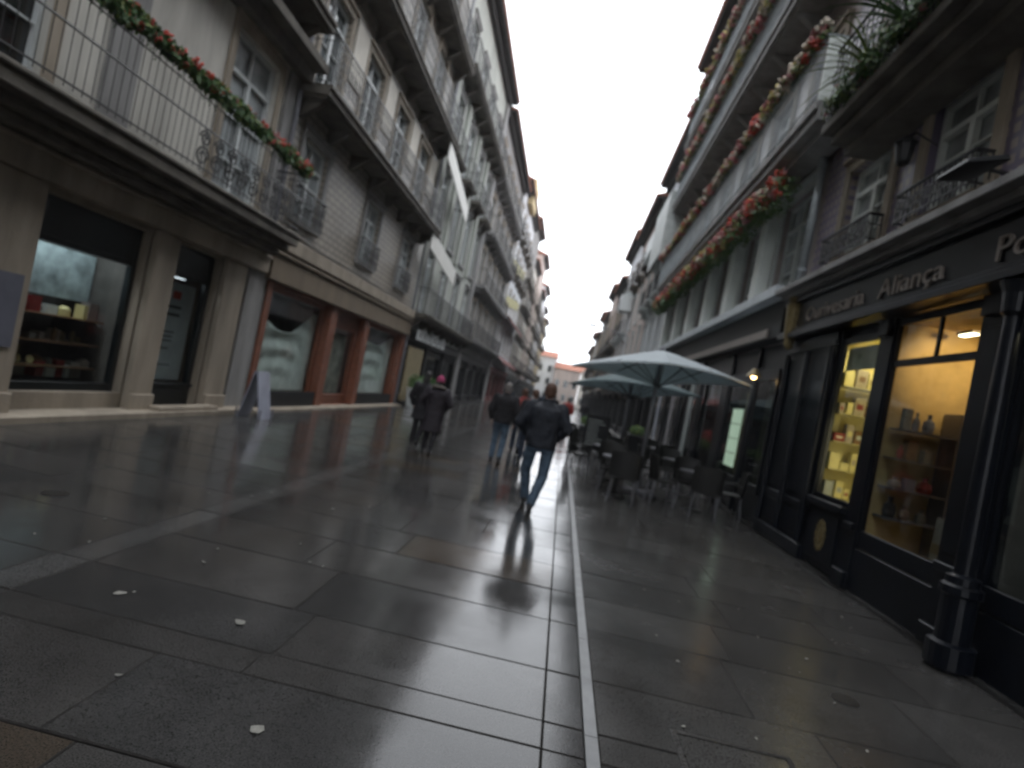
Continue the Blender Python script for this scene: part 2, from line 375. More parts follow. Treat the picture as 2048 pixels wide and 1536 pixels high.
def rail_mesh(s, y0, y1, depth, h, style, step=.12):
    r = MB(); q = -s; e = q * depth; t = .006 if style == 'none' else .011
    def seg(a, b, rad=.012): r.cyl(a, b, rad, n=5)
    pts = [(0, y0), (e, y0), (e, y1), (0, y1)]
    for (xa, ya), (xb, yb) in zip(pts[:-1], pts[1:]):
        for zz, rad in ((h, .022), (.08, .013), (h - .14, .011)): seg((xa, ya, zz), (xb, yb, zz), rad)
        L = math.hypot(xb - xa, yb - ya); n = max(1, int(L / step))
        for i in range(n):
            f = (i + .5) / n; x = xa + (xb - xa) * f; yy = ya + (yb - ya) * f
            r.box((x - t/1.6, yy - t/1.6, .02), (x + t/1.6, yy + t/1.6, h))
            if style == 'ornate' and i % 2 == 0:
                m = 8; rr_ = step * .8
                for c in (h * .3, h * .62):
                    P = [(x, yy + rr_ * math.cos(2*math.pi*k/m), c + rr_ * math.sin(2*math.pi*k/m)) for k in range(m)] if abs(yb-ya) > .01 else None
                    if P:
                        for k in range(m): r.cyl(P[k], P[(k+1) % m], .009, n=4, caps=False)
    return r
def balcony(b, s, X, y0, y1, z, depth=.7, th=.2, h=1.05, style='plain', slabm='stoned', step=.12, railm='iron'):
    q = -s
    m = MB(); m.box((q * .001, y0, z - th), (q * depth, y1, z)); m.box((q * .001, y0 + .06, z - th - .07), (q * (depth - .08), y1 - .06, z - th - .002))
    m.box((q * (depth + .001), y0, z - .07), (q * (depth + .05), y1, z - .002))
    n = max(2, int((y1 - y0) / 1.5) + 1)
    for i in range(n):
        yy = y0 + .2 + (y1 - y0 - .55) * i / (n - 1)
        m.add([(q*.001, yy, z-th-.072), (q*(depth-.15), yy, z-th-.072), (q*.14, yy, z-th-.42), (q*.001, yy, z-th-.46),
               (q*.001, yy+.16, z-th-.072), (q*(depth-.15), yy+.16, z-th-.072), (q*.14, yy+.16, z-th-.42), (q*.001, yy+.16, z-th-.46)],
              [(0,1,2,3),(7,6,5,4),(0,4,5,1),(1,5,6,2),(2,6,7,3),(3,7,4,0)])
    o = build('balcony', m, M[slabm], b, (s * X, 0, 0))
    r = rail_mesh(s, y0 + .04, y1 - .04, depth - .04, h, style, step)
    ro = build('railing', r, M[railm], o, (0, 0, z)); return o
def wall(b, s, X, y0, y1, z0, z1, ops, m, deep=8., reveal=.24, name='wall', gm=None, gz=3.4, gr=None):
    """front sheet with real openings and reveals, closed behind by side, top and back walls"""
    if gm:
        lo = [o for o in ops if o[2] < gz]; hi = [o for o in ops if o[2] >= gz]
        wall(b, s, X, y0, y1, z0, gz, lo, gm, deep, gr or reveal, 'ground_floor_wall'); z0 = gz; ops = hi
    mb = MB(); xf = s * X; xr = s * (X + reveal)
    ys = sorted({y0, y1} | {v for o in ops for v in o[:2]}); zs = sorted({z0, z1} | {v for o in ops for v in o[2:4]})
    for a, c in zip(ys[:-1], ys[1:]):
        for d, e in zip(zs[:-1], zs[1:]):
            my, mz = (a + c) / 2, (d + e) / 2
            if any(o[0] < my < o[1] and o[2] < mz < o[3] for o in ops): continue
            mb.add([(xf, a, d), (xf, c, d), (xf, c, e), (xf, a, e)], [(0, 1, 2, 3)])
    for a, c, d, e in [o[:4] for o in ops]:
        mb.add([(xf,a,d),(xf,c,d),(xf,c,e),(xf,a,e),(xr,a,d),(xr,c,d),(xr,c,e),(xr,a,e)], [(0,1,5,4),(1,2,6,5),(2,3,7,6),(3,0,4,7)])
    xb = s * (X + deep)
    mb.add([(xf,y0,z0),(xf,y0,z1),(xb,y0,z1),(xb,y0,z0)], [(0,1,2,3)]); mb.add([(xf,y1,z0),(xf,y1,z1),(xb,y1,z1),(xb,y1,z0)], [(0,1,2,3)])
    mb.add([(xf,y0,z1),(xb,y0,z1),(xb,y1,z1),(xf,y1,z1)], [(0,1,2,3)]); mb.add([(xb,y0,z0),(xb,y0,z1),(xb,y1,z1),(xb,y1,z0)], [(0,1,2,3)])
    return build(name, mb, M[m], b)
def eave(b, s, X, y0, y1, z, out=.6, m='soffit', roofm='roof', deep=8.):
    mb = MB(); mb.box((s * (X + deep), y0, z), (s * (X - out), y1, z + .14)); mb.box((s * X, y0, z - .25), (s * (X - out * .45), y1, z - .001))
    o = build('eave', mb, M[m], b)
    r = MB(); q = -s; n = int((y1 - y0) / .22)
    r.add([(s*(X-out-.05), y0, z+.142), (s*(X-out-.05), y1, z+.142), (s*(X+deep), y1, z+3.2), (s*(X+deep), y0, z+3.2), (s*(X+deep), y0, z+.142), (s*(X+deep), y1, z+.142)], [(0,1,2,3),(0,3,4),(1,5,2),(0,4,5,1),(2,5,4,3)])
    for i in range(n):
        yy = y0 + (y1-y0) * (i + .5) / n
        r.cyl((s*(X-out-.1), yy, z+.17), (s*(X-out+1.6), yy, z+.17+1.65*3.06/(deep+out)), .075, n=6)
    build('roof', r, M[roofm], b)
def pil(b, s, X, y0, y1, z0, z1, m, out=.06, name='pilaster'):
    p = MB(); p.box((s * (X - .002), y0, z0), (s * (X - out), y1, z1)); return build(name, p, M[m], b)

# ---- left: cream building with the first two shop openings
b = thing('cream_building', 'cream stone building at left edge with dark shop windows, balcony and red flower garland', 'building', (-6.9, 5, 0))
b.location = (0, 0, 0)
ops = [(6.92, 8.95, .32, 2.92), (9.52, 10.92, .02, 2.95), (3.9, 6.2, .32, 2.92), (-2, 2.6, .32, 2.9), (10.05, 11.6, 3.92, 7.0), (5.2, 6.6, 3.92, 7.0), (1.0, 2.5, 3.92, 7.0), (-2.5, -1, 3.92, 7)]
for fz in (8.4, 12.4, 15.9): ops += [(yy, yy + 1.4, fz, fz + 2.6) for yy in (-2.5, 1.1, 5.2, 10.1)]
wall(b, -1, 6.9, -4, 12.4, 0, 19, ops, 'cream', reveal=.3, gm='stone')
for yy, w in ((10.05, 1.55), (5.2, 1.4), (1.0, 1.5), (-2.5, 1.5)): window(b, -1, 6.9, yy, 3.92, w, 3.08, pane='panel' if yy == 10.05 else 'paned')
for fz in (8.4, 12.4, 15.9):
    for yy in (-2.5, 1.1, 5.2, 10.1): window(b, -1, 6.9, yy, fz, 1.4, 2.6)
    balcony(b, -1, 6.9, -3.5, 12.0, fz - .05, .75, style='plain')
for y0, y1, z1 in ((8.97, 9.5, 2.999), (10.94, 11.62, 2.999), (6.22, 6.9, 2.999), (2.7, 3.8, 2.999)): 
    f = MB(); f.box((-6.88, y0, 0), (-6.76, y1, z1)); f.box((-6.76, y0, .001), (-6.70, y1, .34))
    build('pilaster', f, M['stone'], b, bevel=.012)
f = MB(); f.box((-6.898, -4, 3.0), (-6.70, 12.3, 3.38)); f.box((-6.699, -4, 3.3), (-6.64, 12.3, 3.36)); build('lintel_beam', f, M['stone'], b, bevel=.01)
f = MB(); f.box((-6.897, -4, 3.382), (-6.45, 12.1, 3.52)); f.box((-6.897, -4, 3.522), (-6.3, 12.2, 3.64)); build('moulded_cornice', f, M['stoned'], b, bevel=.02)
f = MB(); f.box((-6.897, -4, 3.642), (-6.12, 12.2, 3.9)); f.box((-6.119, -4, 3.82), (-6.08, 12.2, 3.88)); sb = build('balcony', f, M['stoned'], b, bevel=.015)
rl = rail_mesh(-1, -3.9, 12.1, .72, 1.22, 'none', .13); 
rl.cyl((.72, -3.9, .68), (.72, 12.1, .68), .016, n=6)
build('railing', rl, M['iron'], sb, (-6.87, 0, 3.93))
# scrolled iron panel towards the end of the balcony
for k in range(8):
    cy = 8.7 + k * .38; sc = MB()
    for rad, cz, q in ((.16, .25, 1), (.13, .52, -1)):
        P = [(.72, cy + q*rad*(1-i/26)*math.cos(.55*i), cz + rad*(1-i/26)*math.sin(.55*i)) for i in range(18)]
        for i in range(17): sc.cyl(P[i], P[i+1], .015, n=4, caps=False)
    sc.cyl((.72, cy, .02), (.72, cy, .68), .012, n=5)
    build('iron_scroll', sc, M['iron'], sb, (-6.87, 0, 3.93))
f = MB(); f.box((-6.898, -4, 7.2), (-6.6, 12.39, 7.45)); f.box((-6.898, -4, 7.452), (-6.3, 12.39, 7.62)); build('string_course', f, M['stoned'], b)
pil(b, -1, 6.9, 7.45, 8.0, 3.92, 7.19, 'stoneg', .05); pil(b, -1, 6.9, 11.9, 12.38, 3.92, 7.19, 'stoneg', .08); pil(b, -1, 6.9, 11.78, 12.39, .0, 2.99, 'stoneg', .10)
eave(b, -1, 6.9, -4, 12.4, 19)
# step
f = MB(); f.box((-6.899, -4, -.03), (-6.45, 12.4, .09)); f.box((-6.72, 9.4, .091), (-6.5, 11.1, .16)); build('stone_plinth', f, M['stone'], b, bevel=.01)
# shop window: frame, header, stall riser, glass
def shopwin(b, s, X, y0, y1, z0, z1, head, rise, fm, t=.09, o=-.16, mull=(), gl=True, name='shop_window', fd=.08):
    q = MB()
    def B(a, c, d, e, o0=o-fd, o1=o+.02): q.box((s*(X-o0), a, d), (s*(X-o1), c, e))
    B(y0, y0+t, z0, z1); B(y1-t, y1, z0, z1); B(y0+t, y1-t, z1-head, z1, o-fd+.01, o+.015); B(y0+t, y1-t, z0, z0+rise, o-fd+.01, o+.015)
    for mm in mull: B(mm-t/2, mm+t/2, z0+rise, z1-head, o-.06, o+.01)
    if rise > .2:
        B(y0+t+.12, y1-t-.12, z0+.1, z0+rise-.12, o+.016, o+.035); B(y0, y1, z0+rise-.06, z0+rise, o+.021, o+.06)
    if head > .2: B(y0+t+.1, y1-t-.1, z1-head+.08, z1-.08, o+.016, o+.03)
    w = build(name, q, M[fm], b, bevel=.004)
    if gl:
        p = MB(); xx = s*(X-o+fd*.4); p.add([(xx, y0+t, z0+rise), (xx, y1-t, z0+rise), (xx, y1-t, z1-head), (xx, y0+t, z1-head)], [(0,1,2,3)]); build('glass_pane', p, G1, w)
    return w
def room(b, s, X, y0, y1, z0, z1, d, m, o=.28, fm='inner', name='shop_interior'):
    q = MB(); a, c = s*(X+o), s*(X+o+d)
    q.add([(a,y0,z0),(a,y1,z0),(a,y1,z1),(a,y0,z1),(c,y0,z0),(c,y1,z0),(c,y1,z1),(c,y0,z1)], [(4,5,6,7)], 0)
    q.add([(a,y0,z0),(a,y1,z0),(a,y1,z1),(a,y0,z1),(c,y0,z0),(c,y1,z0),(c,y1,z1),(c,y0,z1)], [(0,1,5,4),(1,2,6,5),(2,3,7,6),(3,0,4,7)], 1)
    return build(name, q, [M[m], M[fm]], b)
w1 = shopwin(b, -1, 6.9, 6.92, 8.95, .32, 2.92, .6, .12, 'dark')
w2 = shopwin(b, -1, 6.9, 3.9, 6.2, .32, 2.92, .6, .12, 'dark')
w3 = shopwin(b, -1, 6.9, -2, 2.6, .32, 2.9, .6, .12, 'dark')
dd = shopwin(b, -1, 6.9, 9.52, 10.92, .02, 2.95, .55, .47, 'dark', t=.11, name='shop_door')
room(b, -1, 6.9, 3.9, 8.96, .3, 2.92, 1.1, 'inner')
# white printed blind behind the door glass
f = MB(); f.box((-7.24, 9.66, .52), (-7.22, 10.8, 2.3)); pb = build('door_poster', f, mat('grey white printed sheet', (.36,.40,.40), .7, .08, 4), dd)
f = MB()
for i, (zz, yy, ww, hh, mm) in enumerate(((2.08,10.3,.22,.14,1),(1.86,10.25,.45,.05,0),(1.72,10.3,.34,.05,0),(1.4,10.2,.4,.025,0),(1.32,10.22,.3,.025,0),(1.24,10.2,.35,.025,0),(1.1,10.2,.25,.025,0),(.8,10.3,.3,.02,0))):
    f.box((-7.219, yy-ww/2, zz-hh/2), (-7.214, yy+ww/2, zz+hh/2), mm)
build('printed_mark', f, [M['dark'], M['red']], pb)
# shelves and goods in the left window
sh = MB()
for zz in (.62, .98, 1.36): sh.box((-7.95, 6.98, zz-.02), (-7.35, 8.9, zz))
tag(build('display_shelf', sh, M['wood']), 'wooden display shelves stacked inside the large left shop window', 'shelf')
ORD = ['first', 'second', 'third', 'fourth', 'fifth', 'sixth', 'seventh', 'eighth', 'ninth', 'tenth', 'eleventh', 'twelfth', 'thirteenth', 'fourteenth', 'fifteenth', 'sixteenth', 'seventeenth', 'eighteenth', 'nineteenth', 'twentieth', 'next', 'next', 'next']
LEV = ['bottom', 'second', 'third', 'fourth', 'top']
CN = {'grey white paint': 'pale grey', 'white paper': 'white', 'yellow petals': 'yellow', 'cream petals': 'cream', 'red cloth': 'dark red', 'grey green cloth': 'grey green', 'warm wood': 'brown', 'gold paint': 'gold', 'pale blue panel': 'pale blue', 'cream letters': 'buff', 'pale yellow shelving': 'pale yellow', 'dark green black paint': 'black', 'grey metal': 'grey'}
def lbl(kind, m, k, lev, where): return '%s %s, %s from near end, %s shelf, %s' % (CN[m.name], kind, ORD[k], LEV[lev], where)
cols = [M['paper'], M['yellow'], M['creamf'], M['redc'], M['cloth'], M['wood'], M['gold'], M['bluesign'], M['letter'], M['paleb']]
rg = random.Random(11)
for lv, zz in enumerate((.441, .62, .98, 1.36)):
    yy = 7.03; kk = 0
    while yy < 8.8:
        w = rg.uniform(.07, .2); h = rg.uniform(.08, .27)
        if rg.random() < .8:
            q = MB(); k = rg.random()
            if k < .6: q.box((-.08, 0, 0), (.08, w, h)); nm = 'packaged_box'
            elif k < .8: q.cyl((0, w/2, 0), (0, w/2, h*.7), w/2, n=10); q.cyl((0, w/2, h*.7), (0, w/2, h), w/2*.95, w*.2, n=10); nm = 'jar'
            else: q.cyl((0, w/2, h*.5-.01), (.015, w/2, h*.5+.01), h*.5, n=12); nm = 'plate'; 
            if nm == 'plate':
                q = MB(); q.cyl((0, w/2, h*.5), (.02, w/2, h*.5+.004), h*.5-.002, n=12)
            mm_ = rg.choice(cols); o = build(nm, q, mm_, loc=(-7.5 - rg.uniform(0, .15), yy, zz + .001))
            tag(o, lbl(nm.replace('_', ' '), mm_, kk, lv, 'left window'), nm.replace('_', ' '), {'packaged_box': 'packaged boxes in the left shop window', 'jar': 'jars in the left shop window', 'plate': 'plates in the left shop window'}[nm]); kk += 1
        yy += w + .02
f = MB(); f.box((-7.72, 7.0, 1.62), (-7.69, 8.9, 2.36)); pb = tag(build('picture_board', f, mat('sky picture board', (.34,.42,.42), .6, .35, 3)), 'pale blue landscape picture board hung high in the left shop window', 'picture')
# grey plaque at picture edge
f = MB(); f.box((-6.755, 6.3, .9), (-6.735, 6.78, 1.8)); tag(build('wall_notice', f, mat('dim notice', (.13, .135, .17), .5)), 'pale blue grey notice fixed to the stone pillar at left edge', 'notice')

def garland(name, label, x, y0, y1, z, r=.13, nl=1600, fl=40, mats=('red',), leafm='leaf', ls=.05, sag=.03, fs=.05, seed=1, group=None, shade=('leaf',)):
    rs = random.Random(seed); t = thing(name, label, 'garland', (x, y0, z), group=group)
    L = MB()
    for i in range(nl):
        u = rs.random(); yy = u * (y1 - y0); a = rs.uniform(0, 6.28); q = r * rs.random() ** .5 * (1 + .35 * math.sin(yy * 5 + seed) * math.sin(yy*2.3))
        c = Vector((q * math.cos(a), yy, q * math.sin(a) - sag * abs(math.sin(yy * 1.7))))
        d = Vector((rs.gauss(0, 1), rs.gauss(0, 1), rs.gauss(0, 1))).normalized(); e = d.orthogonal().normalized(); l = ls * rs.uniform(.6, 1.4)
        L.add([c - d*l, c + e*l*.4, c + d*l, c - e*l*.4], [(0, 1, 2, 3)], 0 if rs.random() < .75 else 1)
    for i in range(nl // 40):
        yy = rs.random() * (y1 - y0); a = rs.uniform(0, 6.28); p = Vector((r*.8*math.cos(a), yy, r*.8*math.sin(a))); d = Vector((math.cos(a)*.6, rs.gauss(0, .8), math.sin(a)*.5 - .5)).normalized()
        for k in range(5):
            c = p + d * k * .035; e = d.orthogonal().normalized() * (1 if k % 2 else -1); L.add([c, c + e*.03 + d*.02, c + d*.07, c + e*.01 + d*.02], [(0,1,2,3)], 0)
    build('foliage', L, [M[leafm], M['leafy']], t, kind='stuff')
    for i in range(fl):
        yy = (i + rs.random()) / fl * (y1 - y0); a = rs.uniform(-1.2, 2.2); k = rs.choice(mats); mk = ('fl', k, round(fs, 3))
        if mk not in MC:
            b_ = MB(); qs = random.Random(len(k))
            for j in range(9):
                v_ = Vector((qs.gauss(0,1), qs.gauss(0,1), qs.gauss(0,1))).normalized() * fs * .8; b_.ell(v_, (fs*qs.uniform(.25,.5), fs*qs.uniform(.25,.5), fs*qs.uniform(.15,.4)), 6, 4)
            MC[mk] = b_.mesh('flower', M[k])
        sx = 1 if x < 0 else -1
        o = link('flower', MC[mk], t, (sx * r * .8 * math.cos(a), yy, r * .8 * math.sin(a))); o.rotation_euler = (rs.random()*3, rs.random()*3, rs.random()*3); q = rs.uniform(.6, 1.4); o.scale = (q, q * 1.2, q)
    return t
garland('flower_garland', 'long evergreen garland with red flowers along the cream building balcony rail', -6.13, 3.5, 12.05, 5.23, .12, 6500, 80, ('red', 'red', 'red', 'pink'), ls=.05, seed=4, fs=.055)

# ---- left: tiled building with the brown shop
b = thing('tiled_building', 'cream tiled building with brown wood shopfront and long dark balconies', 'building')
ops = [(12.6, 16.3, .25, 2.86), (16.75, 19.2, 0.04, 2.86), (19.6, 23.7, .25, 2.86)]
b1 = [13.1, 17.5, 21.5]
for yy in b1: ops.append((yy, yy + 1.35, 4.5, 6.35))
fl = [7.25, 10.9, 14.1]
yb = [12.9, 15.6, 18.4, 21.4]
for fz in fl:
    for yy in yb: ops.append((yy, yy + 1.35, fz + .05, fz + 2.55))
wall(b, -1, 6.9, 12.4, 24.3, 0, 18.9, ops, 'tileL', gm='brown', gz=3.2)
for yy in b1: window(b, -1, 6.9, yy, 4.5, 1.35, 1.85, pane='panel', sur='stoneg')
for i, fz in enumerate(fl):
    for yy in yb: window(b, -1, 6.9, yy, fz + .05, 1.35, 2.5, pane='pane')
    for yy in (14.35, 17.05, 19.9, 22.85): 
        pil(b, -1, 6.9, yy + .2, yy + 1.05, fz + .9 if i else 8.45, fz + 2.75, 'palep', .05, 'plaster_panel') if i == 0 else None
    balcony(b, -1, 6.9, 12.35, 23.9 if i < 1 else 24.2, fz, .72, .22, 1.1, 'ornate', step=.13)
for yy in b1:       # window-width iron balconettes
    r = rail_mesh(-1, yy - .05, yy + 1.4, .18, .75, 'ornate', .1); build('balconette', r, M['iron'], b, (-6.895, 0, 4.42))
f = MB(); f.box((-6.898, 12.41, 3.64), (-6.66, 24.29, 3.95)); build('string_course', f, M['stone'], b, bevel=.01)
f = MB(); f.box((-6.898, 12.41, 2.92), (-6.70, 24.29, 3.56)); f.box((-6.699, 12.41, 3.50), (-6.64, 24.29, 3.56)); build('shop_fascia', f, M['brownf'], b, bevel=.01)
pil(b, -1, 6.9, 12.41, 12.6, 0, 2.91, 'stoneg', .05)
for y0, y1 in ((12.62, 12.85), (16.3, 16.75), (19.2, 19.62), (23.7, 24.1)): pil(b, -1, 6.9, y0, y1, 0, 2.9, 'brown', .09, 'shop_post')
c1 = shopwin(b, -1, 6.9, 12.86, 16.29, .25, 2.86, .12, .12, 'brown', mull=())
c3 = shopwin(b, -1, 6.9, 19.63, 23.69, .25, 2.86, .12, .12, 'brown')
c2 = shopwin(b, -1, 6.9, 16.76, 19.19, .04, 2.86, .5, .3, 'brown', t=.2, name='shop_door')
for y0, y1 in ((12.9, 16.25), (19.7, 23.6)): f = MB(); f.box((-6.82, y0, .045), (-6.899, y1, .42)); build('stall_riser', f, M['blackm'], b)
f = MB(); f.box((-6.899, 12.41, -.03), (-6.5, 24.3, .04)); build('plinth', f, M['stone'], b)
room(b, -1, 6.9, 12.6, 24.0, .04, 2.86, 1.2, 'inner')
def drape(y0, y1, z0, z1, sagz, label):
    m = MB(); nu, nv = 40, 34; vs = []
    for j in range(nv + 1):
        v = j / nv
        for i in range(nu + 1):
            u = i / nu; top = z1 - sagz * math.sin(math.pi * min(1, u * 1.1)) ** .8 * (1 - .2 * u)
            z = z0 + (top - z0) * v
            cat = math.sin((v * 9 + 4.5 * (u - .45) ** 2 * 4) * 2.2) * .055 * v * math.exp(-((u - .4) / .42) ** 2) + .015 * math.sin(u * 37)
            vs.append((-7.17 + cat * .9, y0 + (y1 - y0) * u, z))
    m.add(vs, [(j*(nu+1)+i, j*(nu+1)+i+1, (j+1)*(nu+1)+i+1, (j+1)*(nu+1)+i) for j in range(nv) for i in range(nu)])
    o = build('window_drape', m, M['cloth'], smooth=True); k = o.modifiers.new('thick', 'SOLIDIFY'); k.thickness = .008; return tag(o, label, 'curtain')
drape(12.95, 16.2, .37, 2.55, .75, 'pale grey green sheet sagging across the widest brown shop window')
drape(19.7, 23.6, .37, 2.6, .45, 'pale sheet hung in the far brown shop window beside the door')
f = MB(); f.box((-7.28, 17.0, .36), (-7.26, 18.97, 2.2)); tag(build('door_blind', f, mat('door blind cloth', (.29, .30, .25), .9, .4, 2.2)), 'grey green paper blind behind the brown shop door glass', 'blind')
eave(b, -1, 6.9, 12.4, 24.3, 18.9)
# pale sandwich board by the stone pillar
t = thing('sandwich_board', 'pale blue grey folding board standing between the two left shops', 'sign board', (-6.1, 11.75, .0), .1)
for sgn in (-1, 1):
    q = MB(); q.add([(sgn*.22-.01, -.3, 0), (sgn*.22+.01, -.3, 0), (sgn*.22+.01, .3, 0), (sgn*.22-.01, .3, 0), (sgn*.02-.01, -.3, .95), (sgn*.02+.01, -.3, .95), (sgn*.02+.01, .3, .95), (sgn*.02-.01, .3, .95)], [(0,3,2,1),(4,5,6,7),(0,1,5,4),(1,2,6,5),(2,3,7,6),(3,0,4,7)])
    build('panel', q, M['bluesign'], t)
    q = MB(); q.box((sgn*.24-.012, -.33, 0), (sgn*.24+.012, -.305, .2)); q.box((sgn*.24-.012, .305, 0), (sgn*.24+.012, .33, .2)); build('foot', q, M['metalg'], t)

# ---- generic builder for the rest of the street
def generic(label, s, y0, y1, H, wm, fls, bays, ww=1.1, X=None, gf='blackm', frame='white', pane='pane', sur='stone', bal='each', name='town_house', awn=None, eo=.6, slabm='stoned', styles='plain', step=.14, sign=None, gz=3.1):
    X = X or XW[s]; b = thing(name, label, 'building'); ops = []
    W = (y1 - y0) / bays
    for fz, hh, bl in fls:
        for i in range(bays): c = y0 + W * (i + .5); ops.append((c - ww/2, c + ww/2, fz + .04, fz + hh))
    nb = max(2, bays - 1); G = (y1 - y0 - .5) / nb; gops = []
    for i in range(nb): gops.append((y0 + .25 + G * i + .15, y0 + .25 + G * (i + 1) - .15, .08, gz - .4))
    wall(b, s, X, y0, y1, 0, H, ops + gops, wm, gm=gf, gz=gz + .05)
    for fz, hh, bl in fls:
        for i in range(bays):
            c = y0 + W * (i + .5); window(b, s, X, c - ww/2, fz + .04, ww, hh - .04, frame=frame, pane=pane if (i * 7 + int(fz)) % 3 else 'panel', sur=sur)
            if bl == 'each': balcony(b, s, X, c - ww/2 - .35, c + ww/2 + .35, fz, .55, .16, 1., styles, slabm, step)
        if bl == 'long': balcony(b, s, X, y0 + .1, y1 - .1, fz, .7, .18, 1.05, styles, slabm, step)
    for (a, c, d, e) in gops: shopwin(b, s, X, a, c, d, e, .35, .35, gf, t=.1, name='shopfront', gl=False); 
    r = MB()
    for (a, c, d, e) in gops: r.box((s*(X+.235), a+.1, d), (s*(X+.21), c-.1, e))
    build('shop_glass', r, M['paned'], b)
    f = MB(); f.box((s*(X-.003), y0+.1, gz-.35), (s*(X-.12), y1-.1, gz+.1)); f.box((s*(X-.121), y0+.1, gz+.04), (s*(X-.2), y1-.1, gz+.1)); build('shop_fascia', f, M[gf], b)
    eave(b, s, X, y0, y1, H, eo)
    if awn:
        for az, am in awn:
            f = MB(); f.add([(s*(X-.01), y0+.5, az+.6), (s*(X-.01), y1-.5, az+.6), (s*(X-1.0), y1-.5, az), (s*(X-1.0), y0+.5, az), (s*(X-1.0), y1-.5, az-.22), (s*(X-1.0), y0+.5, az-.22)], [(0,1,2,3),(3,2,4,5)])
            o = build('awning', f, M[am], b); k = o.modifiers.new('t', 'SOLIDIFY'); k.thickness = .02
    return b
b = generic('pale green grey building with tall pilasters beyond the tiled one on the left', -1, 24.32, 37, 19.0, 'greenish', [(3.95, 2.9, 'long'), (7.6, 2.8, None), (11.0, 2.7, 'each'), (14.6, 2.5, 'long')], 4, 1.2, gf='blackm', sur='stoneg')
for yy in (24.4, 27.2, 30.4, 33.6): pil(b, -1, 6.9, yy, yy + .5, 7.3, 14.1, 'greenish', .14)
pil(b, -1, 6.9, 36.2, 36.98, 0, 18.7, 'stoneg', .16)
b = generic('grey building with dark long balconies left of the street, before the yellow striped block', -1, 37.02, 52, 18.6, 'greyw', [(4.2, 2.5, 'long'), (7.6, 2.5, 'long'), (11.0, 2.5, 'long'), (14.6, 2.5, 'long')], 5, 1.2, styles='plain', slabm='stoneg', step=.18)
pil(b, -1, 6.9, 51.1, 51.95, 0, 18.3, 'stoneg', .16)
M['bandy'] = mat('dull yellow band', (.36, .33, .15), .7)
b = generic('whitish block with yellow slanted bands and dark red awnings far down left side', -1, 52.02, 68, 19.8, 'whitew', [(4.8, 2.2, None), (8.4, 2.2, None), (12.2, 2.2, 'each'), (15.6, 2.2, 'each')], 5, 1.1, awn=[(7.6, 'redaw'), (3.8, 'redaw')], gf='redaw', step=.2)
f = MB()
for i in range(2):
    zz = 8.9 + i * 3.4; f.add([(-6.84, 54, zz), (-6.84, 66, zz + 1.2), (-6.84, 66, zz + 2.1), (-6.84, 54, zz + .9), (-6.82, 54, zz), (-6.82, 66, zz + 1.2), (-6.82, 66, zz + 2.1), (-6.82, 54, zz + .9)], [(0,1,2,3),(7,6,5,4),(0,4,5,1),(1,5,6,2),(2,6,7,3),(3,7,4,0)])
build('yellow_band', f, M['bandy'], b)
f = MB(); f.box((-6.85, 56, 19.0), (-6.35, 60, 21.4)); build('dormer', f, M['ochre'], b)
lab = iter([('brown grey', 'greyw', 21.2), ('cream', 'cream', 18.5), ('pinkish', 'pinkish', 21.5), ('dark stone', 'stoned', 18), ('white', 'whitew', 20.5), ('grey', 'stoneg', 18.2), ('ochre', 'ochre', 17)])
yy = 68.04; pos = ['next after the yellow striped block', 'second after the yellow striped block', 'third after the yellow striped block', 'fourth after the yellow striped block', 'fifth after the yellow striped block', 'sixth after the yellow striped block', 'last on the left side']
for i, (cn, mm, hh) in enumerate(lab):
    w = 9.5; generic('%s house, %s on the left' % (cn, pos[i]), -1, yy, yy + w, hh, mm, [(4.3, 2.3, 'long' if i % 2 else 'each'), (7.8, 2.3, 'each'), (11.2, 2.3, 'long' if i % 3 == 0 else 'each'), (14.4, 2.1, 'each')], 3, 1.2, step=.3, X=6.9 + (.0, .25, -.1, .1, 0, .2, 0)[i]); yy += w + .04

# ---- right: black shop and the tiled upper floors
b = thing('blue_tiled_building', 'blue violet tiled building above the black shopfront at right edge', 'building')
ops = [(5.62, 7.62, .55, 3.3), (7.7, 9.3, .95, 3.2), (3.0, 5.4, .55, 3.3), (-2, 2.6, .5, 3.3)]
u1 = [(6.45, 1.25), (8.55, 1.3), (4.2, 1.25), (1.6, 1.25), (-1.2, 1.25)]
for yy, w in u1: ops.append((yy, yy + w, 4.55, 6.0))
u2 = [8.3, 5.8, 3.2, .6, -2.2]
for fz in (6.35, 10.0, 13.4):
    for yy in u2: ops.append((yy, yy + 1.3, fz + .04, fz + 2.6))
wall(b, 1, 3.8, -4, 10.85, 0, 17.5, ops, 'tileB', gm='black', gr=.06)
for yy, w in u1:
    window(b, 1, 3.8, yy, 4.55, w, 1.45, pane='panel', sur='stone', frame='palew')
    r = rail_mesh(1, yy - .1, yy + w + .1, .22, .42, 'ornate', .09); build('balconette', r, M['iron'], b, (3.795, 0, 4.45))
for fz in (6.35, 10.0, 13.4):
    for yy in u2: window(b, 1, 3.8, yy, fz + .04, 1.3, 2.56)
for y0 in (8.3-.02, ): pass
f = MB(); f.box((3.797, -4, 5.98+.22), (3.0, 9.25, 6.22+.12)); f.box((3.797, -4, 6.05), (3.15, 9.2, 6.198)); f.box((3.797, -4, 5.9), (3.35, 9.15, 6.048)); sb = build('balcony', f, M['stoned'], b, bevel=.01)
r = rail_mesh(1, -3.9, 9.2, .76, 1.1, 'ornate', .14); build('railing', r, M['iron'], sb, (3.78, 0, 6.35))
for fz in (10.0, 13.4): balcony(b, 1, 3.8, -3.9, 10.6, fz, .75, style='plain')
eave(b, 1, 3.8, -4, 10.85, 17.5)
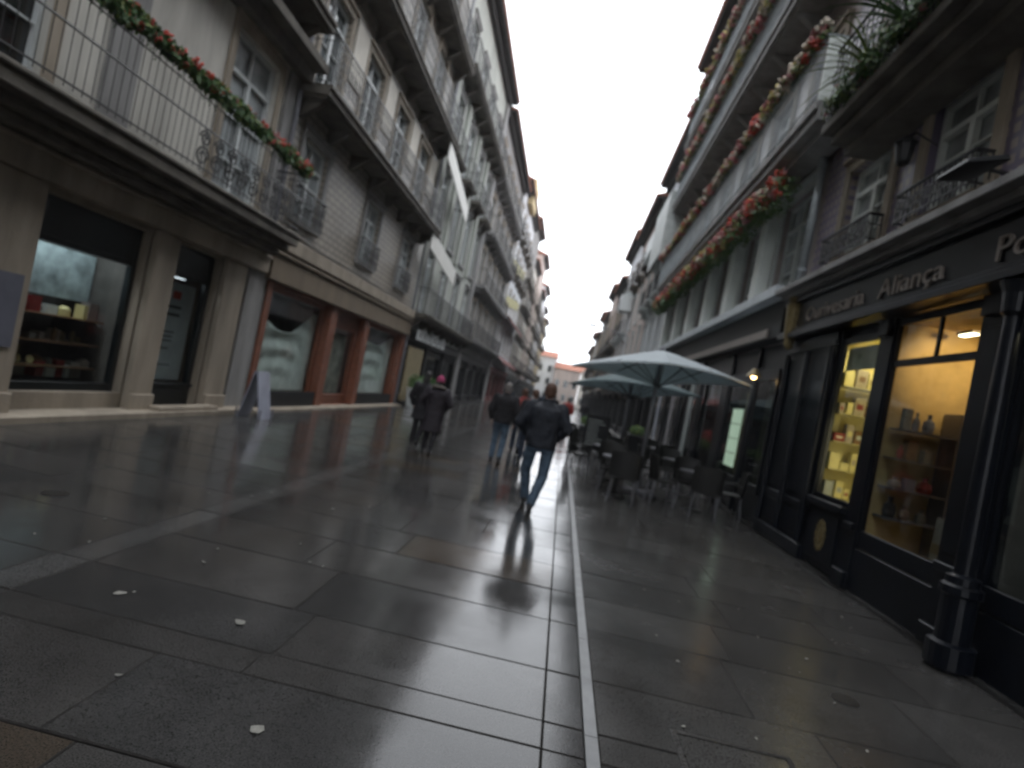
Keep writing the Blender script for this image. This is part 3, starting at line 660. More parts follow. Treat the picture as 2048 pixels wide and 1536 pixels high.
# shopfront
f = MB(); f.box((3.797, -4, 3.42), (3.56, 10.86, 4.02)); fas = build('shop_fascia', f, M['black'], b, bevel=.006)
f = MB(); f.box((3.797, -4, 4.022), (3.42, 10.9, 4.10)); f.box((3.797, -4, 4.102), (3.30, 10.95, 4.20)); build('cornice', f, M['stoneg'], b, bevel=.01)
f = MB(); f.box((3.559, -4, 3.93), (3.49, 10.9, 4.015)); f.box((3.559, -4, 3.41), (3.50, 10.9, 3.47)); f.box((3.797, -4, 3.33), (3.46, 10.9, 3.408)); build('fascia_moulding', f, M['black'], b, bevel=.006)
posts = [(7.50, 7.80), (8.84, 10.84), (5.42, 5.97), (2.62, 3.22)]
for y0, y1 in posts:
    f = MB(); f.box((3.797, y0, .03), (3.70, y1, 3.32))
    f.box((3.699, y0, .03), (3.64, y1, .22)); f.box((3.699, y0 + .03, .72), (3.65, y1 - .03, .80)); f.box((3.699, y0 + .05, 3.1), (3.64, y1 - .05, 3.3))
    if y1 - y0 > .3 and y1 - y0 < 1: f.box((3.699, y0 + .12, .9), (3.675, y1 - .12, 3.0))
    if y1 - y0 > 1:
        for k in range(2):
            a = y0 + .12 + k * (y1 - y0) / 2; c = a + (y1 - y0) / 2 - .24
            f.box((3.699, a, .9), (3.675, c, 3.0)); f.box((3.699, a, .3), (3.675, c, .66))
        for k in range(3): f.cyl((3.64, y0 + .12 + k * .85, .25), (3.64, y0 + .12 + k * .85, 3.08), .045, n=10)
    build('shop_post', f, M['black'], b, bevel=.006)
yy = 5.36
f = MB(); f.loft([(3.56,yy,z,r,r) for z, r in ((.03,.17),(.22,.17),(.24,.125),(.62,.125),(.64,.15),(.70,.15),(.72,.12),(.78,.12),(.80,.075),(1.6,.075),(3.0,.062),(3.04,.09),(3.2,.10),(3.3,.13))], 18); build('column', f, M['black'], b)
wA = shopwin(b, 1, 3.8, 7.8, 8.86, .95, 3.2, .1, .06, 'black', t=.05, o=.055, fd=.04)
f = MB(); f.box((3.797, 7.79, .06), (3.70, 8.87, .93)); f.box((3.699, 7.79, .86), (3.62, 8.87, .945)); f.box((3.699, 7.9, .16), (3.675, 8.76, .8)); st = build('stall_riser', f, M['black'], b, bevel=.006)
f = MB()     # gilded crest on the stall riser
for k in range(12):
    a = k * math.pi / 6; f.ell((3.672, 8.33 + .12*math.cos(a), .48 + .17*math.sin(a)), (.012, .04, .05), 6, 4)
f.ell((3.672, 8.33, .48), (.02, .08, .12), 10, 6); build('gilded_crest', f, M['gold'], st)
wB = shopwin(b, 1, 3.8, 5.95, 7.52, .55, 3.3, .08, .2, 'black', t=.06, o=.055, fd=.04)
f = MB(); f.box((3.74, 6.0, 2.72), (3.775, 7.47, 2.80)); f.box((3.74, 6.66, 2.8), (3.77, 6.70, 3.22)); build('transom', f, M['black'], wB)
wC = shopwin(b, 1, 3.8, 3.2, 5.44, .55, 3.3, .4, .2, 'black', t=.06, o=.055, fd=.04)
wD = shopwin(b, 1, 3.8, -2, 2.6, .5, 3.3, .5, .3, 'black', t=.06, o=-.12)
for y0, y1 in ((5.94, 7.51), (3.19, 5.36), (-4, 2.61)): f = MB(); f.box((3.797, y0, .03), (3.72, y1, .53)); build('stall_board', f, M['black'], b, bevel=.004)
room(b, 1, 3.8, 7.69, 9.31, .945, 3.205, .6, 'paleb', o=.062, fm='paleb', name='display_case')
room(b, 1, 3.8, 5.61, 7.63, .545, 3.305, 1.69, 'goldwall', o=.062, fm='goldwall')
room(b, 1, 3.8, 2.99, 5.41, .545, 3.305, 1.2, 'inner', o=.062)
# lettering on the fascia (far end reads first)
def text(body, size, y, z, x, parent, name='lettering', sx=1., m='letter', ext=.012, rz=-90, sp=1.):
    c = bpy.data.curves.new('t', 'FONT'); c.body = body; c.size = size; c.extrude = ext; c.space_character = sp; c.resolution_u = 3
    o = bpy.data.objects.new('t', c); C.objects.link(o); bpy.context.view_layer.update()
    me = bpy.data.meshes.new_from_object(o.evaluated_get(bpy.context.evaluated_depsgraph_get())); bpy.data.objects.remove(o)
    me.materials.clear(); me.materials.append(M[m])
    e = bpy.data.objects.new(name, me); C.objects.link(e); e.parent = parent
    e.rotation_euler = (R(90), 0, R(rz)); e.location = (x, y, z); e.scale = (sx, 1, 1); return e
text('Ourivesaria', .33, 9.95, 3.55, 3.545, fas, sx=1.2)
text('Aliança', .33, 7.72, 3.55, 3.545, fas, sx=1.35)
text('Porto', .33, 5.72, 3.55, 3.545, fas, sx=1.3)
f = MB(); f.cyl((3.53, 10.45, 3.3), (3.53, 10.45, 3.9), .10, .14, n=12); f.ell((3.53, 10.45, 3.98), (.13, .13, .1)); f.ell((3.53, 10.45, 3.25), (.09, .09, .12)); build('gilded_bracket', f, M['gold'], fas)
# lights in the windows
def area(loc, sx, sy, e, col, rot=(0, 0, 0), parent=None):
    l = bpy.data.lights.new('shop_light', 'AREA'); l.shape = 'RECTANGLE'; l.size = sx; l.size_y = sy; l.energy = e; l.color = col
    o = bpy.data.objects.new('shop_light', l); C.objects.link(o); o.location = loc; o.rotation_euler = rot
    if parent: o.parent = parent
    return o
area((4.12, 8.7, 3.14), .2, .9, 8, (1, .86, .48)); area((4.0, 8.0, 1.6), .3, 1.0, 3.0, (1, .86, .5), (R(80), 0, 0))
area((4.7, 6.75, 3.2), .5, .8, 2.5, (1, .72, .38))
l = bpy.data.lights.new('spot', 'SPOT'); l.energy = 42; l.color = (1, .66, .28); l.spot_size = R(62); l.spot_blend = .8; l.shadow_soft_size = .05
o = bpy.data.objects.new('ceiling_spot', l); C.objects.link(o); o.location = (4.45, 6.5, 3.2); o.rotation_euler = (R(72), 0, 0)
area((4.5, 4.6, 3.2), .5, .8, 1.8, (1, .8, .5))
def lampbar(loc, dy, label):
    t = MB(); t.box((-.05, -dy, 0), (.05, dy, .03)); u = MB(); u.box((-.035, -dy+.02, -.012), (.035, dy-.02, -.001))
    o = build('ceiling_lamp', t, M['metalg'], loc=loc); tag(o, label, 'lamp'); build('lit_tube', u, emit('warm tube', (1, .93, .62), 7), o)
lampbar((4.35, 7.2, 3.2), .14, 'small lit ceiling lamp behind the transom of the widest golden shop window')
lampbar((4.5, 5.0, 3.05), .2, 'small lit ceiling lamp in the shop window nearest the right edge')
area((-7.35, 7.9, 2.85), .3, 1.6, 13, (.85, .93, 1));  # unseen light added to brighten the picture and goods in the left window
area((-7.7, 10.2, 2.7), .2, .8, 4, (.85, .93, 1))
t = MB(); t.box((-.05, -.45, 0), (.05, .45, .03)); u = MB(); u.box((-.03, -.43, -.014), (.03, .43, -.001))
o = build('ceiling_lamp', t, M['metalg'], loc=(-7.45, 10.3, 2.42)); tag(o, 'thin white tube lamp seen over the poster in the left shop door', 'lamp'); build('lit_tube', u, emit('cool tube', (.85, .93, 1), 1.2), o)
# display contents
sh = MB()
for zz in (1.35, 1.75, 2.15, 2.55): sh.box((3.88, 8.92, zz), (4.42, 9.29, zz + .015))
tag(build('glass_shelf', sh, mat('shelf edge', (.5, .45, .25), .3)), 'thin shelves in the narrow yellow lit display window', 'shelf')
rg = random.Random(5)
ca = [M['paleb'], M['paleb'], M['creamf'], M['redc'], M['wood'], M['offw']]
for lv, zz in enumerate((.96, 1.366, 1.766, 2.166, 2.566)):
    xx = 3.9; kk = 0
    while xx < 4.34:
        w = rg.uniform(.06, .15); h = rg.uniform(.08, .27); q = MB(); q.box((0, -.06, 0), (w, .06, h)); q.box((w*.2, -.062, h*.35), (w*.8, -.0605, h*.65), 1)
        mm_ = ca[rg.randrange(6)]; o = build('gift_box', q, [mm_, ca[rg.randrange(6)]], loc=(xx, 9.05, zz)); xx += w + rg.uniform(.01, .05)
        tag(o, '%s gift box, %s from the glass, %s shelf, yellow lit window' % (CN[mm_.name], ORD[kk], LEV[lv]), 'box', 'gift boxes in the yellow lit window'); kk += 1
f = MB(); f.box((3.79, 7.9, 2.74), (3.80, 8.78, 3.06)); tag(build('window_placard', f, mat('pale green placard', (.55, .60, .38), .6)), 'pale green placard across the top of the narrow yellow window', 'placard')
sh = MB()
for zz in (.95, 1.3, 1.65, 2.0): sh.box((3.90, 7.28, zz), (5.3, 7.61, zz + .018))
sh.box((4.50, 7.29, .6), (4.52, 7.61, 2.3))
tag(build('display_shelf', sh, M['metalg']), 'shelves of vases and bottles at the far side of the widest golden shop window', 'shelf')
for lv, zz in enumerate((.969, 1.319, 1.669, 2.019)):
    xx = 3.98; kk = 0
    while xx < 5.25:
        w = rg.uniform(.07, .16); h = rg.uniform(.12, .27); q = MB()
        if 4.40 < xx < 4.62: xx = 4.62
        if rg.random() < .6: q.loft([(0,0,0,w*.4,w*.4),(0,0,h*.3,w*.5,w*.5),(0,0,h*.62,w*.42,w*.42),(0,0,h*.75,w*.16,w*.16),(0,0,h,w*.2,w*.2)], 12)
        else: q.box((-w/2, -w/2, 0), (w/2, w/2, h))
        mm_ = rg.choice([M['dark'], M['paper'], M['wood'], M['paper'], M['bluesign'], M['redc'], M['metalg']]); o = build('vase', q, mm_, loc=(xx, 7.42, zz)); xx += w + rg.uniform(.01, .08)
        tag(o, '%s ornament, %s from the glass, %s shelf, golden window' % (CN[mm_.name], ORD[kk], LEV[lv]), 'ornament', 'ornaments in the golden shop window'); kk += 1
for i, (yy, xx, w, h, m) in enumerate(((6.5, 4.25, .16, .42, 'redc'), (6.8, 4.3, .2, .55, 'paper'), (7.0, 4.6, .2, .3, 'bluesign'), (6.2, 4.2, .14, .25, 'paper'))):
    q = MB(); q.box((-w/2, -w/2, 0), (w/2, w/2, h)); q.box((-w/2-.002, -w/2-.002, h*.3), (w/2+.002, w/2+.002, h*.5), 1)
    tag(build('gift_bag', q, [M[m], M['gold']], loc=(xx, yy, .57)), ['dark red bag on the floor of the golden window', 'tall white bag on the floor of the golden window', 'pale blue bag at the far side of the golden window floor', 'short white bag nearest the camera in the golden window'][i], 'bag')
for k in range(7):
    for j in range(4):
        w = .2; q = MB(); h = rg.uniform(.08, .16); q.box((-.12, 0, 0), (.12, w*1.0, h)); q.box((-.122, .03, h*.3), (-.121, w-.03, h*.7), 1)
        mm_ = rg.choice([M['redc'], M['wood'], M['paper'], M['gold'], M['dark'], M['cloth']]); o = build('tin', q, [mm_, M['paper']], loc=(4.35, 3.5 + k * .27, .8 + j * .42))
        tag(o, lbl('tin', mm_, k, j, 'right edge window'), 'tin', 'coloured tins in the window at the right edge')
sh = MB()
for j in range(4): sh.box((4.2, 3.4, .775 + j * .42), (4.6, 5.34, .798 + j * .42))
tag(build('wooden_shelf', sh, M['wood']), 'wooden shelves of coloured tins in the right edge window', 'shelf')
# bracket lantern and camera
t = thing('floodlight', 'flat black rectangular floodlight on a thin arm above the black shop sign', 'lamp', (3.05, 5.45, 4.2))
f = MB(); f.add([(-.16,-.22,-.03),(.16,-.26,.03),(.16,.26,.03),(-.16,.22,-.03),(-.14,-.2,.02),(.15,-.22,.09),(.15,.22,.09),(-.14,.2,.02)], [(0,3,2,1),(4,5,6,7),(0,1,5,4),(1,2,6,5),(2,3,7,6),(3,0,4,7)]); build('housing', f, M['blackm'], t, bevel=.008)
f = MB(); f.cyl((.1, 0, .05), (.74, 0, -.02), .018, n=8); build('arm', f, M['iron'], t)
t = thing('wall_lantern', 'small dark wall lantern between the two upper windows on the right', 'lamp', (3.45, 7.55, 5.15))
f = MB(); f.loft([(0,0,.0,.05,.05),(0,0,.04,.08,.08),(0,0,.24,.11,.11),(0,0,.27,.13,.13),(0,0,.36,.03,.03)], 8); build('lantern_body', f, M['blackm'], t)
f = MB(); f.cyl((0,0,.34),(.1,0,.42),.012,n=6); f.cyl((.1,0,.42),(.36,0,.3),.012,n=6); build('arm', f, M['iron'], t)
# plants on the balcony above the black shop
def spiky(loc, n, l, label, m='leafy', pm='redc'):
    t = thing('potted_plant', label, 'plant', loc); p = MB(); p.cyl((0,0,0), (0,0,.3), .13, .17, n=14); build('pot', p, M[pm], t)
    f = MB(); rs = random.Random(n)
    for i in range(n):
        a = rs.uniform(0, 6.28); e = rs.uniform(.2, 1.2); w = .034; ll = l * rs.uniform(.6, 1.1); d = Vector((math.cos(a), math.sin(a), 0)); q = Vector((-d.y, d.x, 0)); pts = []
        for k in range(6):
            u = k / 5; pos = d * (ll * u * math.cos(e * (1 - .0 * u))) + Vector((0, 0, .3 + ll * (u * math.sin(e) + .25*u - .55 * u * u))); ww = w * (1 - u * .92); pts += [pos - q * ww, pos + q * ww]
        f.add(pts, [(2*k, 2*k+1, 2*k+3, 2*k+2) for k in range(5)])
    build('leaves', f, M[m], t, kind='stuff'); return t
spiky((3.2, 8.3, 6.36), 44, 1.25, 'spiky yellow green plant on the balcony above the black shop, farthest of four')
spiky((3.2, 7.3, 6.36), 50, 1.3, 'large spiky dark plant on the balcony above the black shop', 'leaf')
spiky((3.2, 6.2, 6.36), 44, 1.1, 'bushy plant in white pot on the balcony above the black shop', 'leaf', 'white')
spiky((3.25, 5.0, 6.36), 30, .7, 'yellow green plant nearest the camera on the balcony above the black shop', 'leafy', 'white')
garland('balcony_ivy', 'dark ivy trailing along the balcony rail above the black shop', 3.04, 4.0, 9.1, 6.55, .2, 4200, 16, ('creamf', 'pink'), ls=.05, seed=9, fs=.03)
f = MB(); f.box((3.07, 9.905, 7.11), (3.42, 9.935, 8.15))
for k in range(9): f.box((3.09, 9.895, 7.16+k*.11), (3.40, 9.9045, 7.23+k*.11))
tag(build('white_screen', f, M['palew']), 'white louvred screen closing the near end of the lowest flowered balcony', 'screen')
# drainpipe
t = thing('drainpipe', 'pale grey drainpipe running down between the two right hand buildings', 'drainpipe', (3.68, 10.92, 0))
f = MB(); f.cyl((0,0,4.45), (0,0,6.75), .065, n=12); build('pipe', f, M['zinc'], t, smooth=True)
for zz in (4.6, 5.5, 6.5):
    f = MB(); f.cyl((0,0,zz), (0,0,zz+.06), .078, n=12); build('bracket', f, M['zinc'], t)

# ---- right: second building with flowered balconies
Y0, Y1 = 10.87, 26.3
b = thing('flowered_building', 'grey building on the right with flower lined balconies on three floors', 'building')
ops = []; fc = [11.35, 13.75, 16.2, 18.7, 21.2, 23.8]
for yy in fc: ops.append((yy, yy + 1.5, 4.45, 6.35))
for fz in (7.1, 10.65, 13.35): 
    for yy in fc: ops.append((yy, yy + 1.3, fz + .04, fz + 2.2))
sg = [(11.3, 12.6, .55, 2.9), (12.75, 14.5, .55, 2.9), (15.1, 17.4, .1, 3.1), (17.8, 20.2, .5, 3.1), (20.6, 22.9, .1, 3.1), (23.3, 25.9, .5, 3.1)]
ops += sg
wall(b, 1, 3.8, Y0, Y1, 0, 16.6, ops, 'tileP', gm='black')
for yy in fc: window(b, 1, 3.8, yy, 4.45, 1.5, 1.9, pane='panel', sur='offw', frame='offw')
for yy in (13.15, 15.55, 18.0, 20.5, 23.0, 25.6): pil(b, 1, 3.8, yy - .02, yy + .40, 4.33, 6.6, 'palew', .26)
for fz in (7.1, 10.65, 13.35):
    for yy in fc: window(b, 1, 3.8, yy, fz + .04, 1.3, 2.16)
f = MB(); f.box((3.74, 9.9, 6.78), (3.1, Y1, 7.1)); f.box((3.099, 9.9, 6.95), (3.04, Y1, 7.08)); f.box((3.74, 9.95, 6.66), (3.3, Y1, 6.778)); sb = build('balcony', f, M['stoneg'], b, bevel=.01)
r = rail_mesh(1, 9.95, Y1 - .05, .72, 1.1, 'plain', .12); build('railing', r, M['zinc'], sb, (3.78, 0, 7.1))
for fz in (10.65, 13.35): balcony(b, 1, 3.8, Y0 + .05, Y1 - .05, fz, .75, .25, 1.1, slabm='stoneg', railm='zinc')
eave(b, 1, 3.8, Y0, Y1, 16.6, .8)
f = MB(); f.box((3.797, Y0+.1, 4.12), (3.30, Y1, 4.32)); build('white_ledge', f, mat('pale ledge paint', (.5,.54,.57), .5, .1), b, bevel=.01)  # pale tone is the ledge's own even colour
f = MB(); f.box((3.797, Y0+.1, 3.42), (3.52, Y1, 4.118)); build('shop_fascia', f, M['blackm'], b, bevel=.005)
f = MB(); f.box((3.519, 11.6, 3.46), (3.49, 20.5, 3.62)); build('sign_strip', f, M['letter'], b)
for (a, c, d, e) in sg: shopwin(b, 1, 3.8, a, c, d, e, .2, .15, 'black', t=.07, o=.03, fd=.05)
for y0, y1 in ((12.6, 12.75), (14.5, 15.1), (17.4, 17.8), (20.2, 20.6), (22.9, 23.3)):
    f = MB(); f.box((3.797, y0, .0), (3.74, y1, 3.4)); f.box((3.739, y0, 0), (3.70, y1, .3)); build('shop_post', f, M['black'], b, bevel=.005)
room(b, 1, 3.8, 11.25, 14.5, .3, 3.2, .9, 'inner', o=.25)
room(b, 1, 3.8, 15.0, 26.0, .05, 3.2, 2.2, 'inner', o=.25)
f = MB(); f.box((3.81, 13.25, .85), (3.83, 13.98, 2.12)); 
o = build('lit_menu_panel', f, emit('pale green lit panel', (.62, .85, .60), .36)); tag(o, 'tall pale green lit panel in the shop window behind the umbrella', 'light panel')
f = MB()
for k in range(3): f.box((3.802, 13.25, 1.14 + k * .32), (3.8095, 13.98, 1.155 + k * .32))
build('divider', f, M['dark'], o)
f = MB(); f.box((3.84, 12.85, .75), (3.855, 13.22, 2.5)); tag(build('window_curtain', f, M['yell']), 'dull ochre curtain beside the pale green lit panel', 'curtain')
t = thing('wall_lamp', 'small warm lit wall lamp over the shopfront right of the umbrella', 'lamp', (3.5, 11.9, 2.72))
f = MB(); f.cyl((0,0,0), (0,0,.16), .15, .04, n=14); build('shade', f, M['gold'], t); f = MB(); f.cyl((0,0,.1),(.16,0,.2),.014,n=6); build('arm', f, M['iron'], t)
f = MB(); f.ell((0,0,.0), (.05,.05,.05)); build('bulb', f, emit('warm bulb', (1, .62, .22), 12), t)
for i, (yy, m) in enumerate(((17.6, 'white'), (20.4, 'offw'), (23.1, 'bluesign'))):
    f = MB(); f.box((3.60, yy - .2, .6), (3.57, yy + .25, 2.85)); tag(build('hanging_banner', f, mat('pale banner %d' % i, ((.34,.37,.36),(.26,.25,.26),(.33,.35,.40))[i], .8, .15, 2)), ['grey green tall panel nearest the umbrella pole', 'dull striped tall panel behind the umbrella pole', 'pale blue white tall panel left of the umbrella pole'][i], 'banner')
FM = ('red', 'yellow', 'pink', 'creamf', 'pink', 'creamf', 'yellow', 'creamf', 'pink')
garland('flower_garland', 'multicoloured flower garland along the lowest balcony rail, longest on the right', 3.05, 9.95, 26, 8.28, .12, 3200, 230, FM, ls=.06, seed=21, fs=.10)
garland('flower_garland', 'multicoloured flower garland on the middle balcony rail on the right', 3.02, 10.9, 26, 11.75, .12, 2200, 190, FM, ls=.06, seed=22, fs=.11)
garland('flower_garland', 'multicoloured flower garland on the topmost balcony rail on the right', 3.02, 11, 26, 14.45, .12, 2000, 150, FM, ls=.06, seed=23, fs=.11)
garland('hanging_flowers', 'dense red and pink flowers hanging under the lowest right balcony above the windows', 3.22, 11.2, 26, 6.25, .27, 6000, 290, ('red', 'red', 'pink', 'pink', 'yellow', 'creamf'), ls=.06, seed=24, fs=.09, sag=.15)

# ---- right: further buildings
b = generic('white building with pale balcony panels just beyond the flowered one on the right', 1, 26.32, 36.5, 15.2, 'whitew', [(4.4, 2.4, None), (7.6, 2.4, 'each'), (10.6, 2.4, 'long')], 4, 1.15, X=3.9, sur='offw', slabm='offw')
for zz in (10.65,):
    f = MB(); f.box((3.16, 26.6, zz), (3.13, 36.2, zz + .95)); build('white_balcony_panel', f, M['white'], b)
f = MB(); f.box((2.9, 26.35, 8.6), (2.87, 30.5, 11.4)); f.box((3.6, 26.35, 8.6), (2.901, 26.38, 11.4)); tag(build('balcony_screen', f, M['offw']), 'pale screen enclosing the balcony beside the end of the flower garlands', 'screen')
b = generic('pinkish plaster building on the right, second beyond the flowered one', 1, 36.52, 47, 14.6, 'pinkish', [(4.4, 2.4, None), (7.6, 2.4, None), (10.8, 2.3, 'each')], 3, 1.1, X=3.85, sur='offw')
b = generic('pale grey building with small balconies on the right, third beyond the flowered one', 1, 47.02, 57, 15.4, 'whitew', [(4.4, 2.4, 'each'), (7.6, 2.4, 'each'), (10.8, 2.3, 'each')], 3, 1.1, X=3.8, slabm='offw', step=.2)
t = thing('air_conditioner', 'white box unit on the far right facade under the eaves', 'air conditioner', (3.4, 47.6, 9.2))
f = MB(); f.box((-.5, -.8, 0), (.35, .8, 1.2)); build('casing', f, M['white'], t); f = MB(); f.cyl((-.51, 0, .6), (-.53, 0, .6), .4, n=16); build('fan_grille', f, M['metalg'], t)
yy = 57.04
for i, (cn, mm, hh) in enumerate([('brown', 'stoned', 13.8), ('pinkish', 'pinkish', 14.8), ('cream', 'cream', 13.2), ('dark grey', 'greyw', 14.4), ('ochre', 'ochre', 12.6), ('pale', 'whitew', 13.5), ('grey stone', 'stoneg', 12.0), ('cream white', 'cream', 12)]):
    w = 9.2; generic('%s house far down right side, %s' % (cn, ['nearest of the far row', 'second of the far row', 'third of the far row', 'fourth of the far row', 'fifth of the far row', 'sixth of the far row', 'seventh of the far row', 'last before the street end'][i]), 1, yy, yy + w, hh, mm, [(4.3, 2.2, 'each'), (7.4, 2.2, 'each' if i % 2 else 'long'), (10.2, 1.7, None)], 3, 1.1, X=3.8 + (.1, -.1, .2, 0, .15, -.1, .1, 0)[i], step=.3); yy += w + .04
# houses closing the street
def endhouse(label, x0, x1, y, H, wm, roofc='roof'):
    b = thing('end_house', label, 'building'); w = MB(); w.box((x0, y, 0), (x1, y + 8, H)); build('wall', w, M[wm], b)
    r = MB(); r.add([(x0-.3,y-.4,H),(x1+.3,y-.4,H),(x1+.3,y+8.4,H),(x0-.3,y+8.4,H),(x0-.3,y+4,H+1.6),(x1+.3,y+4,H+1.6)], [(0,1,5,4),(2,3,4,5),(0,4,3),(1,2,5),(0,3,2,1)]); build('roof', r, M[roofc], b)
    n = max(1, int((x1 - x0) / 1.9))
    for fz in (.9, 4.1, 7.0):
        if fz + 1.8 > H: continue
        for i in range(n):
            c = x0 + (x1 - x0) * (i + .5) / n; f = MB(); f.box((c-.5, y-.05, fz), (c+.5, y+.02, fz+1.6)); wo = build('window', f, M['offw'], b)
            f = MB(); f.box((c-.4, y-.07, fz+.1), (c+.4, y-.052, fz+1.5)); build('pane', f, M['paned'], wo)
endhouse('low pinkish house with orange tiled roof closing the end of the street', -3.2, 2.8, 139, 8.3, 'pinkish')
endhouse('taller white house behind left side at the street end', -10, -3.4, 140, 10.5, 'whitew')
endhouse('cream house at the right side of the street end', 3.1, 9.5, 141, 9.0, 'cream')
# buildings behind the camera
generic('plain street building on the left behind the camera', -1, -16, -4.05, 19, 'cream', [(4.2, 2.5, 'long'), (8, 2.5, 'long'), (12, 2.5, None)], 4)
generic('plain street building on the right behind the camera', 1, -16, -4.05, 17.5, 'greyw', [(4.2, 2.5, 'long'), (8, 2.5, 'long'), (12, 2.5, None)], 4)
generic('second street building on the left behind the camera', -1, -30, -16.05, 18, 'pinkish', [(4.2, 2.5, None), (8, 2.5, None), (12, 2.5, None)], 4)
generic('second street building on the right behind the camera', 1, -30, -16.05, 17, 'cream', [(4.2, 2.5, None), (8, 2.5, None), (12, 2.5, None)], 4)
# white banners hung from the facade on the left
for i, (za, zb) in enumerate(((10.35, 9.35), (6.75, 6.25))):
    t = thing('hanging_sign', ('upper' if i == 0 else 'lower') + ' white slanting strip sign projecting from the pale green left building', 'sign', (-6.3, 25.8, 0))
    q = MB(); a, c = -2.7, 2.7; h = .35
    q.add([(0,a,za-h),(0,c,zb-h),(0,c,zb+h),(0,a,za+h),(.05,a,za-h),(.05,c,zb-h),(.05,c,zb+h),(.05,a,za+h)], [(0,1,2,3),(7,6,5,4),(0,4,5,1),(1,5,6,2),(2,6,7,3),(3,7,4,0)]); build('panel', q, mat('white sign', (.62,.61,.57), .5, .06), t)
    q = MB(); q.cyl((0, -2.2, za), (-.6, -2.2, za + .1), .03, n=6); q.cyl((0, 2.2, zb), (-.6, 2.2, zb + .1), .03, n=6); build('bracket', q, M['iron'], t)
# shop front signs beyond the brown shop
text_p = thing('shop_sign', 'white box letters over the shop beyond the brown one', 'sign', (-6.62, 25.0, 2.95))
f = MB()
for k, (a, w, h) in enumerate(((0, .8, .45), (1.0, .5, .5), (1.8, .7, .35), (2.8, .9, .5), (4.0, .6, .4), (4.9, .8, .5))): f.box((0, a, -.1), (.06, a + w, -.1 + h)); f.box((.061, a + w*.3, 0), (.065, a + w*.7, h*.6), 1)
build('letter_block', f, [M['white'], M['metalg']], text_p)
# ochre board in place of that shop's yellowish interior wall
f = MB(); f.box((-6.72, 24.5, .2), (-6.66, 27.0, 2.5)); tag(build('ochre_hoarding', f, M['yell']), 'ochre board wall beside the far end of the brown shop', 'hoarding')
for i in range(3):
    t = thing('planter', ['white planter with green shrub nearest the brown shop', 'white planter with green shrub in the middle of three', 'white planter with green shrub farthest from the brown shop'][i], 'planter', (-6.2, 24.8 + i * 1.3, 0), group='white planters beyond the brown shop')
    f = MB(); f.loft([(0,0,0,.22,.22),(0,0,.05,.25,.25),(0,0,.75,.32,.32),(0,0,.8,.35,.35)], 14); build('pot', f, M['white'], t)
    f = MB(); rs = random.Random(i)
    for k in range(420):
        d = Vector((rs.gauss(0,1), rs.gauss(0,1), rs.gauss(0,1))).normalized(); c = d * .36 * rs.random() ** .4 + Vector((0,0,1.05)); e = Vector((rs.gauss(0,1), rs.gauss(0,1), rs.gauss(0,1))).normalized(); g2 = e.orthogonal().normalized(); l = .05
        f.add([c-e*l, c+g2*l*.5, c+e*l, c-g2*l*.5], [(0,1,2,3)])
    build('shrub', f, M['leaf'], t, kind='stuff')
# drainpipes and cables on the left facades
for x, y, h, lb in ((-6.78, 12.3, 18.5, 'dark drainpipe where the cream and tiled left buildings meet'), (-6.78, 24.2, 18.5, 'drainpipe where the tiled and pale green left buildings meet'), (-6.78, 36.9, 18.3, 'drainpipe beside the grey pilaster far on the left')):
    t = thing('drainpipe', lb, 'drainpipe', (x, y, 0)); f = MB(); z0 = 3.95 if y < 13 else .1
    for za, zb in ((z0, 7.0), (7.75, 8.2)) if y < 13 else ((z0, h),): f.cyl((0,0,za), (0,0,zb), .05, n=10)
    build('pipe', f, M['metalg'], t)
f = MB(); pts = [(-6.87, 12.6 + i * 1.3, 4.12 + .03 * math.sin(i * 2.1)) for i in range(9)]
for a, c in zip(pts[:-1], pts[1:]): f.cyl(a, c, .012, n=5)
tag(build('facade_cable', f, M['iron']), 'black cable stapled along the tiled left building above its shop fascia', 'cable')
# bracket street lamp far down right
t = thing('street_lamp', 'thin bracket street lamp reaching into the sky gap from the right', 'street lamp', (3.8, 46, 7.2))
f = MB(); f.cyl((0,0,0), (-2.5, -.2, .35), .04, n=6); f.cyl((0,0,-.6), (-1.2, 0, .1), .025, n=6); build('arm', f, M['metalg'], t)
f = MB(); f.box((-3.0, -.35, .22), (-2.4, -.05, .36)); build('lamp_head', f, M['metalg'], t)

